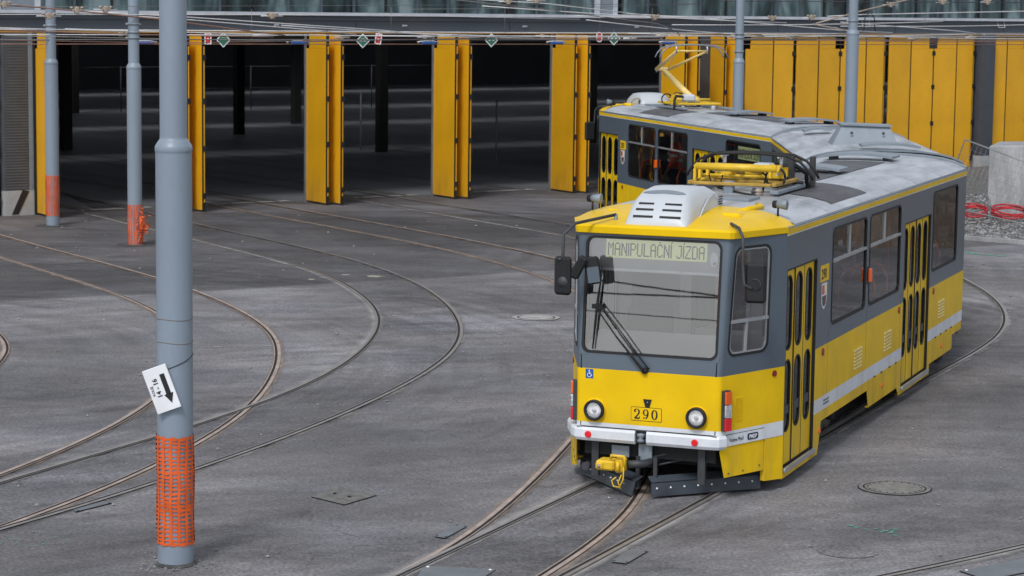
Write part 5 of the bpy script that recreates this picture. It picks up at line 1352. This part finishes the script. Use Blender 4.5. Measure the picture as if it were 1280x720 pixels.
# droppers
for i,(u,y,a,b) in enumerate(((-11.6,-3,4.42,5.05),(-5.9,-3,4.40,5.3),(-3.2,-2.6,4.4,5.15),(1.0,-2.6,4.5,5.25),(4.7,-2.6,4.45,5.3),(8.0,-2.6,4.45,5.3),(9.9,-2.6,4.45,5.3),(12.5,-2.6,4.45,5.3),(21.0,-2.6,4.45,5.2))):
    wire([(u,y,a),(u,y,b)],.006,WIRE,'thin vertical dropper hanging between two level wires',group='vertical droppers of the overhead line')
for u in (12.9,13.35):
    pts=[(u+.35*math.sin(t*PI)*(1 if u>13 else -1)*.0,-8,5.14-.45*t) for t in (0,1)]
for (u,s) in ((13.1,-1),(13.1,1)):
    m=MB(); m.tube([FM@Vector((u+s*.04,-8,5.22)),FM@Vector((u+s*.16,-8,5.16)),FM@Vector((u+s*.20,-8,5.0)),FM@Vector((u+s*.20,-8,4.80)),FM@Vector((u+s*.26,-8,4.74))],.014,BLACK,6)
    tag(m.obj('jumper_cable'),('left' if s<0 else 'right')+' of two black jumper cables looping below the clamp at upper right','cable')
def clamp(u,y,z,lab,k=1.0):
    m=MB(); M_=FM@Matrix.Translation((u,y,z))
    for (a,b) in (((-.12,-.03,-.03),(.12,.03,.03)),((-.05,-.05,-.07),(.05,.05,.07))): m.cbox(tuple(k*c for c in a),tuple(k*c for c in b),CERAM,.012,M=M_)
    for x in (-.13,0,.13): m.lathe(M_@Vector((x*k,0,.055*k)),[(0,-.03*k),(.035*k,-.02*k),(.045*k,0),(.03*k,.02*k),(0,.03*k)],CERAM,'z',8)
    m.tube([M_@Vector((-.3*k,0,0)),M_@Vector((.3*k,0,0))],.014,LWIRE,6)
    tag(m.obj('wire_clamp'),lab,'clamp','fittings on the overhead wires')
cl_l=['beige wire clamp between the two left poles, the left of a pair','beige wire clamp just left of the second pole','beige wire clamp right of the nearest pole near the top edge','beige clamp above the white window surround in the middle','left of two beige clamps between the right poles','right of two beige clamps between the right poles','beige clamp at the top right where black cables hang','left clamp on the dark wire at top right','right clamp on the dark wire at top right','left small clamp at the top centre','right small clamp at the top centre','small beige clamp left of the far left pole','clamp in the top left corner']
for (u,y,z),l_ in zip([(-10.68,-8,5.11),(-10.0,-8,5.13),(-5.86,-8,5.02),(5.41,-8,5.06),(9.47,-8,5.06),(10.9,-8,5.09),(13.89,-8,5.46),(15.95,-8,5.55),(17.8,-8,5.57),(.77,-8,5.41),(1.62,-8,5.44),(-11.33,-8,4.98),(-12.34,-8,5.21)],cl_l): clamp(u,y,z,l_,.95)
for i,(u,z) in enumerate(((-6.9,4.52),(-3.0,4.50),(-.6,4.45),(2.0,4.47),(5.9,4.5),(9.0,4.44),(10.2,4.52),(12.9,4.5),(15.2,4.47),(18.2,4.50),(20.4,4.44),(23.0,4.5))):
    m=MB(); M_=FM@Matrix.Translation((u,-2.7,z))
    m.tube([M_@Vector((-.22,0,0)),M_@Vector((.22,0,.0))],.028,LWIRE if i%2 else CERAM,8); m.cbox((-.05,-.04,-.05),(.05,.04,.05),CERAM,.01,M=M_); m.lathe(M_@Vector((.22,0,0)),[(0,-.03),(.045,0),(0,.03)],CERAM,'z',8)
    tag(m.obj('strain_insulator'),'small pale strain insulator in the level wires under the fascia','insulator','strain insulators under the fascia')
for u,l_ in zip((-5.9,-1.48,2.59,6.93,11.02),('behind the second pole','right of the first green diamond sign','left of the middle door stack','left of the third door stack','above the raised pantograph')):
    z=4.30; m=MB(); M_=FM@Matrix.Translation((u,-2.0,z)); m.cbox((-.20,-.035,-.028),(.24,.035,.028),INSBLUE,.012,M=M_); m.tube([M_@Vector((-.34,0,.03)),M_@Vector((-.1,0,.05)),M_@Vector((.15,0,.05)),M_@Vector((.36,0,.02))],.016,LWIRE,6)
    for x in (-.3,.34): m.lathe(M_@Vector((x,0,.01)),[(0,-.03),(.03,0),(0,.03)],CERAM,'z',8)
    tag(m.obj('section_insulator'),'blue bar shaped insulator hanging in the wires '+l_,'insulator')
# signs hung on the wires
def diamond(u,z,l_,k=1.0):
    o=empty('signal_sign',FM@Matrix.Translation((u,-2.25,z))@rotz(R(-30))); tag(o,l_,'sign')
    h=.19*k; m=MB(); m.extr([(0,0,h),(-h*.95,0,0),(0,0,-h),(h*.95,0,0)],(0,.012,0),STW); m.obj('panel',o)
    h*=.83; m=MB(); m.face([(0,-.004,h),(-h*.95,-.004,0),(0,-.004,-h),(h*.95,-.004,0)],SIGNG)
    for s in (-1,1): m.face([(s*.025*k,-.007,-.012),(s*.085*k,-.007,-.012),(s*.085*k,-.007,.014),(s*.025*k,-.007,.014)][::s],STW)
    m.face([(-.05,-.007,.055),(.05,-.007,.055),(.05,-.007,.06),(-.05,-.007,.06)],LCD)
    m.obj('symbol',o); q=MB(); q.tube([(0,0,.18),(0,0,.26)],.006,WIRE,5); q.obj('hanger',o)
for u,z,l_ in ((-3.81,4.38,'green diamond sign with white border right of the nearest pole'),(.35,4.36,'green diamond sign between the two left door stacks'),(4.51,4.38,'green diamond sign right of the middle door stack'),(8.8,4.43,'rightmost green diamond sign left of the pantograph')): diamond(u,z,l_)
for u,z,l_,rd in ((-4.22,4.42,'red plate with white border left of the first green diamond',0),(.87,4.42,'tilted red plate right of the second green diamond',8),(8.31,4.48,'narrow red plate with rounded ends left of the rightmost green diamond',0)):
    o=empty('signal_plate',FM@Matrix.Translation((u,-2.2,z-.01))@rotz(R(-30))@Matrix.Rotation(R(rd),4,'Y')); tag(o,l_,'sign')
    rr=.085 if 'narrow' in l_ else .012; w_=.085
    m=MB(); pts=rrect(-w_,w_,-.14,.14,min(rr,.08),5); m.extr([(a,0,b) for a,b in pts],(0,.012,0),STW); m.obj('panel',o)
    m=MB(); pts=rrect(-w_+.025,w_-.025,-.115,.115,min(rr,.058),5); m.face([(a,-.004,b) for a,b in pts],SIGNR); m.face([(-.02,-.007,-.01),(.02,-.007,-.01),(.02,-.007,.01),(-.02,-.007,.01)],STW); m.obj('symbol',o)
# ------------------------------------------------------------------ things on the ground
def flatpoly(name,pts,z,m,label,cat,group=None,M=None):
    mb=MB(); mb.face([(x,y,z) for x,y in pts],m); o=mb.obj(name,M=M); tag(o,label,cat,group); return o
def ring_(mb,cx,cy,r0,r1,z,m,n=40):
    for k in range(n):
        a,b=2*PI*k/n,2*PI*(k+1)/n
        mb.face([(cx+r1*math.cos(a),cy+r1*math.sin(a),z),(cx+r1*math.cos(b),cy+r1*math.sin(b),z),(cx+r0*math.cos(b),cy+r0*math.sin(b),z),(cx+r0*math.cos(a),cy+r0*math.sin(a),z)],m)
def dsk(mb,cx,cy,r,z,m,n=32,j=0):
    rnd=random.Random(int(cx*100)); mb.face([(cx+r*(1+j*rnd.uniform(-1,1))*math.cos(2*PI*k/n),cy+r*(1+j*rnd.uniform(-1,1))*math.sin(2*PI*k/n),z) for k in range(n)],m)
m=MB(); dsk(m,4.31,25.86,.335,.012,GRATE); ring_(m,4.31,25.86,.335,.355,.010,GROOVE); ring_(m,4.31,25.86,.355,.40,.012,GRATE); ring_(m,4.31,25.86,.40,.412,.009,GROOVE)
for k in range(22):
    a=2*PI*k/22; x=4.31+.30*math.cos(a); y=25.86+.30*math.sin(a); m.box((x-.010,y-.010,.0125),(x+.010,y+.010,.0150),GROOVE)
tag(m.obj('manhole_cover'),'round iron manhole cover in the asphalt right of the tram','manhole cover')
m=MB(); dsk(m,.42,39.99,.30,.012,PALE); ring_(m,.42,39.99,.30,.33,.009,GROOVE); ring_(m,.42,39.99,.33,.41,.011,PALE)
tag(m.obj('manhole_cover'),'round pale manhole cover left of the tram mirror','manhole cover')
m=MB(); dsk(m,3.35,22.75,.30,.007,GRIT); ring_(m,3.35,22.75,.30,.304,.007,GRATE)
tag(m.obj('manhole_cover'),'asphalt filled manhole cover near the bottom edge right of centre','manhole cover')
a=Vector((-2.15,24.99,0));b=Vector((-1.92,25.56,0));c=Vector((-1.44,25.12,0));d_=Vector((-1.76,24.6,0))
m=MB(); m.face([p+Vector((0,0,.008)) for p in (a,d_,c,b)],GROOVE)
cen=(a+b+c+d_)/4
q4=[cen+(p-cen)*.985 for p in (a,d_,c,b)]; m.face([p+Vector((0,0,.012)) for p in q4],GRATE)
for i in range(15):
    for j in range(11):
        u=(i+.5)/15; v=(j+.5)/11; p=q4[0].lerp(q4[1],u).lerp(q4[3].lerp(q4[2],u),v); s_=.012
        m.box((p.x-s_,p.y-s_,.0125),(p.x+s_,p.y+s_,.018),GRATE)
for uu,vv in ((.3,.5),(.7,.5)):
    p=q4[0].lerp(q4[1],uu).lerp(q4[3].lerp(q4[2],uu),vv); m.box((p.x-.02,p.y-.02,.0125),(p.x+.02,p.y+.02,.021),GROOVE)
tag(m.obj('manhole_cover'),'square chequered iron manhole cover in the asphalt left of the tram','manhole cover')
for pts,l_ in (([(-.75,23.14),(-.53,23.7),(-.43,23.63),(-.64,23.07)],'narrow steel plate left of the points at the bottom centre'),([(-.81,21.88),(-.12,21.78),(-.25,21.41),(-.86,21.40)],'bolted steel plate at the bottom edge between the rails'),([(.99,22.14),(1.19,22.72),(1.37,22.62),(1.13,22.08)],'small bluish steel plate right of the right hand points'),([(4.30,21.95),(5.19,22.60),(5.3,22.2),(4.5,21.6)],'large steel plate in the bottom right corner'),([(-4.61,24.28),(-4.29,24.66),(-4.23,24.55),(-4.53,24.09)],'long thin steel plate beside the points at lower left')):
    c_=sum((Vector((x,y,0)) for x,y in pts),Vector())/4; M_=Matrix.Translation(c_)
    mb=MB(); P3=[Vector((x,y,0))-c_ for x,y in pts]; 
    if (P3[1]-P3[0]).cross(P3[2]-P3[0]).z<0: P3=P3[::-1]
    mb.face([p*1.012+Vector((0,0,.010)) for p in P3],GROOVE); mb.face([p+Vector((0,0,.014)) for p in P3],PLATE)
    for p in P3:
        w_=p*.86; mb.lathe((w_.x,w_.y,.014),[(.016,0),(.012,.006),(0,.007)],STW if 'corner' in l_ or 'edge' in l_ else DGREY,'z',8)
    o=mb.obj('cover_plate',M=M_); tag(o,l_,'plate')
def spray(pts,l_,w_=.03,mt=PAINTG,name='spray_mark'):
    m=MB(); P=[Vector(p) for p in pts]; rnd=random.Random(len(l_))
    for i in range(len(P)-1):
        d=(P[i+1]-P[i]).normalized(); n_=Vector((-d.y,d.x)); steps=max(3,int((P[i+1]-P[i]).length/.04))
        for k in range(steps):
            if rnd.random()<.45: continue
            p=P[i].lerp(P[i+1],k/steps)+n_*rnd.gauss(0,w_*.4); s_=w_*rnd.uniform(.25,.9)
            m.face([(p.x+s_*math.cos(a)*1.2,p.y+s_*math.sin(a),.0065+.00002*k) for a in [2*PI*j/7 for j in range(7)]],mt)
    tag(m.obj(name),l_,'paint mark')
spray([(3.50,23.90),(3.66,23.72),(3.83,23.62),(3.88,23.70),(3.75,23.80)],'green sprayed mark on the asphalt near the lower right manhole')
spray([(3.97,23.83),(3.93,23.55),(3.91,23.39)],'short upright green sprayed stroke beside the first')
spray([(-5.1,22.3),(-4.91,22.95),(-4.85,22.6),(-4.6,22.55),(-4.49,23.0),(-4.35,22.8)],'green sprayed zigzag in the bottom left corner',.02)
spray([(10.0,51.95),(10.24,51.46),(10.8,51.1)],'green sprayed mark beside the rear end of the tram',.08)
for pts,l_ in (([(-4.92,36.05),(-4.3,36.15),(-3.67,36.26)],'faint pale painted dash line inside the left curve'),([(-2.12,40.02),(-1.6,40.1),(-1.1,40.19)],'faint pale painted dash line between the two middle curved rails')):
    spray(pts,l_,.035,PALE)
for (x,y,r_) in ((-2.70,45.85,.16),(-3.64,45.55,.10),(-3.28,46.05,.09),(-3.9,45.2,.08)):
    m=MB(); dsk(m,x,y,r_,.007,YELP,14,.35); tag(m.obj('cement_splash'),'pale splash of dried cement near the inner curve','splash','cement splashes by the curve')
# loose pebbles: nobody could count them
m=MB(); rnd=random.Random(4)
def pebble(m,x,y,z,s_,mt,rnd):
    v=[]
    for (a,b,c_) in ((1,0,0),(-1,0,0),(0,1,0),(0,-1,0),(0,0,1),(0,0,-.6)):
        k=s_*rnd.uniform(.6,1.2); v.append((x+a*k,y+b*k,z+c_*k*.8))
    m.mesh(v,[(0,2,4),(2,1,4),(1,3,4),(3,0,4),(2,0,5),(1,2,5),(3,1,5),(0,3,5)],mt)
for _ in range(420):
    y=rnd.uniform(20.5,60); x=rnd.uniform(-.23,.23)*y; s_=rnd.choice((.006,.008,.012,.018)) *(1+y/60)
    pebble(m,x,y,s_*.4,s_,STONE if rnd.random()<.985 else STW,rnd)
for _ in range(60):
    a=rnd.uniform(0,2*PI); r_=rnd.uniform(.17,.42); pebble(m,-3.17+r_*math.cos(a),21.9+r_*math.sin(a),.015,rnd.uniform(.006,.02),STONE,rnd)
tag(m.obj('loose_pebbles'),'tiny loose stones scattered over the asphalt','stones',kind='stuff')
# overhead line behind the viewer: the windscreen mirrors it
WDARK=mat('wire_dark',(.03,.03,.032),.6)
for (a_,b__,l_,rr) in (((-44,4,6.3),(-10,-29,3.9),'dark wire behind the viewer, falling to the right in the windscreen reflection',.030),((-44,4,4.0),(-10,-29,6.0),'dark wire behind the viewer, rising to the right in the windscreen reflection',.030),((-44,4,4.25),(-10,-29,4.35),'level dark wire behind the viewer seen only as a windscreen reflection',.018)):
    wire([a_,b__],rr,WDARK,l_,'overhead wires mirrored in the windscreen',sag=.25,world=True)
pole('p',-44.1,4.1,.157,.119,3.9,8.0,'grey pole far to the left behind the viewer'); pole('p',-9.9,-29.1,.157,.119,3.9,8.0,'grey pole directly behind the viewer')
# ------------------------------------------------------------------ gravel, earth bank, block, fence, hoses at the right
from mathutils import noise as MN
def gh(x,y):
    d=(x-10.75)*.61+(y-54.7)*.79
    if d<0: return -.05
    nz=MN.fractal(Vector((x*.7,y*.7,0)),1,2,5)
    h=.04+min(d,3)*.035+max(0,min(d-2,6))*.03
    right=x-.226*y-1.0
    if right>0: h+=min(right,16)*(.15+.14*MN.noise(Vector((x*.12,y*.12,3))))+min(right,3)*.12
    h+=nz*(.07+.10*min(max(right,0),6)*.6)
    # clear the track of the doors
    fdist=-( (x-F0.x)*(-math.sin(FA))+(y-F0.y)*math.cos(FA))
    h*=max(0.05,min(1,(fdist-.4)/1.5))
    return h
m=MB(); nx,ny=130,130; xs0,xs1,ys0,ys1=9.6,60,20,90
idx={}
def gx(i): t=i/nx; return xs0+(xs1-xs0)*t**1.8
def gy(j): return ys0+(ys1-ys0)*j/ny
V=[];F=[];Mi=[]
for i in range(nx+1):
    for j in range(ny+1):
        idx[i,j]=len(V); x,y=gx(i),gy(j); V.append((x,y,gh(x,y)))
for i in range(nx):
    for j in range(ny):
        q=[idx[i,j],idx[i+1,j],idx[i+1,j+1],idx[i,j+1]]
        x,y=gx(i+.5),gy(j+.5)
        ins=(-(x-F0.x)*math.sin(FA)+(y-F0.y)*math.cos(FA))
        if max(V[k][2] for k in q)<=-.04 or ins>-.4: continue
        F.append((q,EARTH if x-.226*y>2.2 else GRAVEL))
for mt in (GRAVEL,EARTH):
    mm=MB(); used={}
    for q,k in F:
        if k is mt: mm.face([V[a] for a in q],mt,True)
    me_=mm.obj('gravel_ground' if mt is GRAVEL else 'earth_bank'); tag(me_,kind='structure')
    import bmesh
    bm=bmesh.new(); bm.from_mesh(me_.data); bmesh.ops.remove_doubles(bm,verts=bm.verts,dist=1e-4); bm.to_mesh(me_.data); bm.free()
m=MB()
for _ in range(9000):
    if rnd.random()<.8: x=rnd.uniform(9.7,14.5); y=rnd.uniform(53.5,64)
    else: x=rnd.uniform(13,40); y=rnd.uniform(35,70)
    d=(x-10.75)*.61+(y-54.7)*.79
    if d<.05+abs(rnd.gauss(0,.15)) : continue
    big=x-.226*y>2
    s_=rnd.choice((.02,.025,.03,.04,.055)) if not big else rnd.choice((.08,.12,.2,.35))
    pebble(m,x,y,gh(x,y)+s_*.2,s_,rnd.choice((STONE,CONC,GRAVEL,EARTH if big else STONE)),rnd)
tag(m.obj('rubble_stones'),'loose grey rubble stones on the gravel at the right','rubble',kind='stuff')
# kerb edge between the asphalt and gravel
m=MB(); a=Vector((9.3,55.8,0)); b=Vector((26,43.0,0)); d=(b-a).normalized(); n_=Vector((-d.y,d.x,0)); 
m.extr([a-n_*.10,b-n_*.10,b+n_*.10,a+n_*.10],(0,0,.09),CONC); tag(m.obj('kerb_edge'),kind='structure')
# concrete block
m=MB(); A0=Vector((12.06,59.6,0)); dx=Vector((.95,-.31,0)); L_=7.0
poly=[A0+Vector((0,0,.66)),A0+dx*.30+Vector((0,0,-.1)),A0+dx*L_+Vector((0,0,-.1)),A0+dx*L_+Vector((0,0,2.15)),A0+Vector((0,0,1.93))]
m.extr(poly,Vector((.31,.95,0))*2.2,CONC); o=m.obj('concrete_block'); tag(o,'big rough grey concrete block on the gravel at the right edge','concrete block')
mb_=o.modifiers.new('b','BEVEL'); mb_.width=.03; mb_.segments=2
# temporary fence panel leaning
fo=empty('site_fence',Matrix.Translation((11.0,57.9,0))); tag(fo,'leaning galvanised mesh fence panel in front of the concrete block','fence')
P0=Vector((-.62,0,0)); P1=Vector((.09,-.1,2.18)); P2=Vector((2.6,-3.2,1.75)); P3=Vector((1.9,-3.1,.0))
P2=P1+Vector((2.6,-2.08,-.95)); P3=P0+Vector((2.6,-2.08,-.1))
m=MB(); m.tube([P0,P1,P2,P3],.021,GALV,8); m.obj('fence_frame',fo)
m=MB()
for k in range(1,27): t=k/27; m.tube([P0.lerp(P3,t),P1.lerp(P2,t)],.0028,GALV,4)
for k in range(1,12): t=k/12; m.tube([P0.lerp(P1,t),P3.lerp(P2,t)],.0028,GALV,4)
m.obj('fence_mesh',fo)
m=MB(); m.tube([(10.3,57.0,.62),(11.2,56.0,.50),(12.2,54.9,.32),(13.0,54.0,.30)],.018,GALV,6); tag(m.obj('barrier_rail'),'thin sagging galvanised rail low over the gravel at the right','rail')
def coil(cx,cy,r_,loops,l_,seed):
    rnd=random.Random(seed); m=MB(); pts=[]
    z0=gh(cx,cy)+.04
    for k in range(loops*20):
        a=2*PI*k/20; rr=r_*(1+.10*math.sin(k*.31)+.05*math.sin(k*.9)); pts.append((cx+rr*math.cos(a),cy+rr*math.sin(a)*1.0,z0+.08+.03*(k/20)+.02*math.sin(k*.5)+.10*math.sin(a)+.05))
    m.tube(pts,.021,HOSE,8); tag(m.obj('hose_coil'),l_,'hose')
coil(11.45,58.2,.34,5,'coil of red hose on the gravel right behind the tram end',1)
coil(12.22,57.6,.42,5,'wider coil of red hose lying at the right edge of the gravel',2)
# ------------------------------------------------------------------ person standing in the rear section
pw=RC and (MC@Matrix.Translation((.74,3.85,.9))@rotz(R(60)))
pr=empty('person',pw); tag(pr,'person in orange high visibility jacket with reflective bands standing inside the rear section','person')
def skinned(name,J,E_,mt,parent,lv=1):
    me=bpy.data.meshes.new(name); me.from_pydata([j[0] for j in J],E_,[]); o=bpy.data.objects.new(name,me); COL.objects.link(o); me.materials.append(mt)
    md=o.modifiers.new('skin','SKIN'); me.skin_vertices[0].data[0].use_root=True
    for i,j in enumerate(J): me.skin_vertices[0].data[i].radius=(j[1],j[2] if len(j)>2 else j[1])
    s_=o.modifiers.new('ss','SUBSURF'); s_.levels=lv; s_.render_levels=lv
    bpy.context.view_layer.update(); dg=bpy.context.evaluated_depsgraph_get(); m2=bpy.data.meshes.new_from_object(o.evaluated_get(dg))
    bpy.data.objects.remove(o); m2.materials.clear(); m2.materials.append(mt)
    for p in m2.polygons: p.use_smooth=True
    n=bpy.data.objects.new(name,m2); COL.objects.link(n); n.parent=parent; return n
# x = left/right, y- = front
J=[((0,0,1.0),.14,.11),((0,0,1.2),.13,.10),((0,0,1.42),.15,.10),((0,0,1.55),.06),((0,0,1.64),.055),((0,-.01,1.73),.085,.095),((0,0,1.82),.06,.07),
((.09,0,.93),.10),((.10,-.01,.50),.065),((.10,.02,.09),.045),((.10,-.14,.04),.04),((-.09,0,.93),.10),((-.10,.0,.50),.065),((-.10,.03,.09),.045),((-.10,-.13,.04),.04),
((.20,0,1.46),.06),((.27,.02,1.18),.045),((.26,-.12,.95),.032),((.26,-.16,.87),.03,.018),((-.20,0,1.46),.06),((-.27,.02,1.18),.045),((-.26,-.10,.94),.032),((-.26,-.14,.86),.03,.018)]
E1=[(0,1),(1,2),(2,3),(3,4),(4,5),(5,6),(0,7),(7,8),(8,9),(9,10),(0,11),(11,12),(12,13),(13,14),(2,15),(15,16),(16,17),(17,18),(2,19),(19,20),(20,21),(21,22)]
for s,hi,hx_,hy in ((1,18,.26,-.16),(-1,22,-.26,-.14)):
    for k in range(4):
        a=len(J); x=hx_+(k-1.5)*.018; L_=(.07,.08,.075,.06)[k]
        J+= [((x,hy-.02,.83),.009),((x,hy-.02,.83-L_*.6),.008),((x,hy+.005,.83-L_),.007)]; E1+=[(hi,a),(a,a+1),(a+1,a+2)]
    a=len(J); J+= [((hx_-s*.035,hy-.03,.85),.010),((hx_-s*.045,hy-.05,.80),.008)]; E1+=[(hi,a),(a,a+1)]
skinned('body',J,E1,SKIN,pr)
JJ=[((0,0,.86),.175,.145),((0,0,1.05),.19,.155),((0,0,1.25),.20,.155),((0,0,1.44),.20,.14),((0,0,1.53),.09,.08),((.21,0,1.47),.075),((.285,.02,1.18),.06),((.275,-.11,.97),.048),((-.21,0,1.47),.075),((-.285,.02,1.18),.06),((-.275,-.09,.96),.048)]
jk=skinned('jacket',JJ,[(0,1),(1,2),(2,3),(3,4),(3,5),(5,6),(6,7),(3,8),(8,9),(9,10)],CORDUROY,pr)
m=MB()
for z,rx,ry in ((1.12,.195,.165),(1.27,.205,.165)):
    n=28
    for k in range(n):
        a,b=2*PI*k/n,2*PI*(k+1)/n; m.face([(rx*math.cos(a),ry*math.sin(a),z),(rx*math.cos(b),ry*math.sin(b),z),(rx*math.cos(b),ry*math.sin(b),z+.055),(rx*math.cos(a),ry*math.sin(a),z+.055)],STRIPE,True)
for s in (-1,1):
    m.tube([(s*.262,.01,1.28),(s*.272,.014,1.225)],.082,STRIPE,14,cap=False)
m.obj('reflective_band',jk)
skinned('trousers',[((0,0,.95),.14,.12),((.10,0,.88),.11),((.11,-.01,.50),.085),((.11,.02,.12),.07),((-.10,0,.88),.11),((-.11,0,.50),.085),((-.11,.03,.12),.07)],[(0,1),(1,2),(2,3),(0,4),(4,5),(5,6)],TROUS,pr)
m=MB(); m.lathe((0,0,0),[(0,1.93),(.05,1.92),(.09,1.88),(.105,1.82),(.10,1.78)],HAIR,'z',18); m.obj('hair',pr)
m=MB()
m.mesh([(-.012,-.10,1.735),(.012,-.10,1.735),(0,-.125,1.735),(0,-.10,1.775)],[(0,1,2),(1,3,2),(3,0,2)],SKIN)
for s in (-1,1):
    m.lathe((s*.033,-.093,1.775),[(0,-.006),(.009,0),(.009,.008)],STW,'y',8); m.lathe((s*.033,-.098,1.775),[(0,-.003),(.004,0)],HAIR,'y',6); m.lathe((s*.092,0,1.76),[(0,-.02),(.012,0),(0,.02)],SKIN,'z',8)
m.box((-.022,-.099,1.70),(.022,-.090,1.706),DRED); m.obj('face',pr)
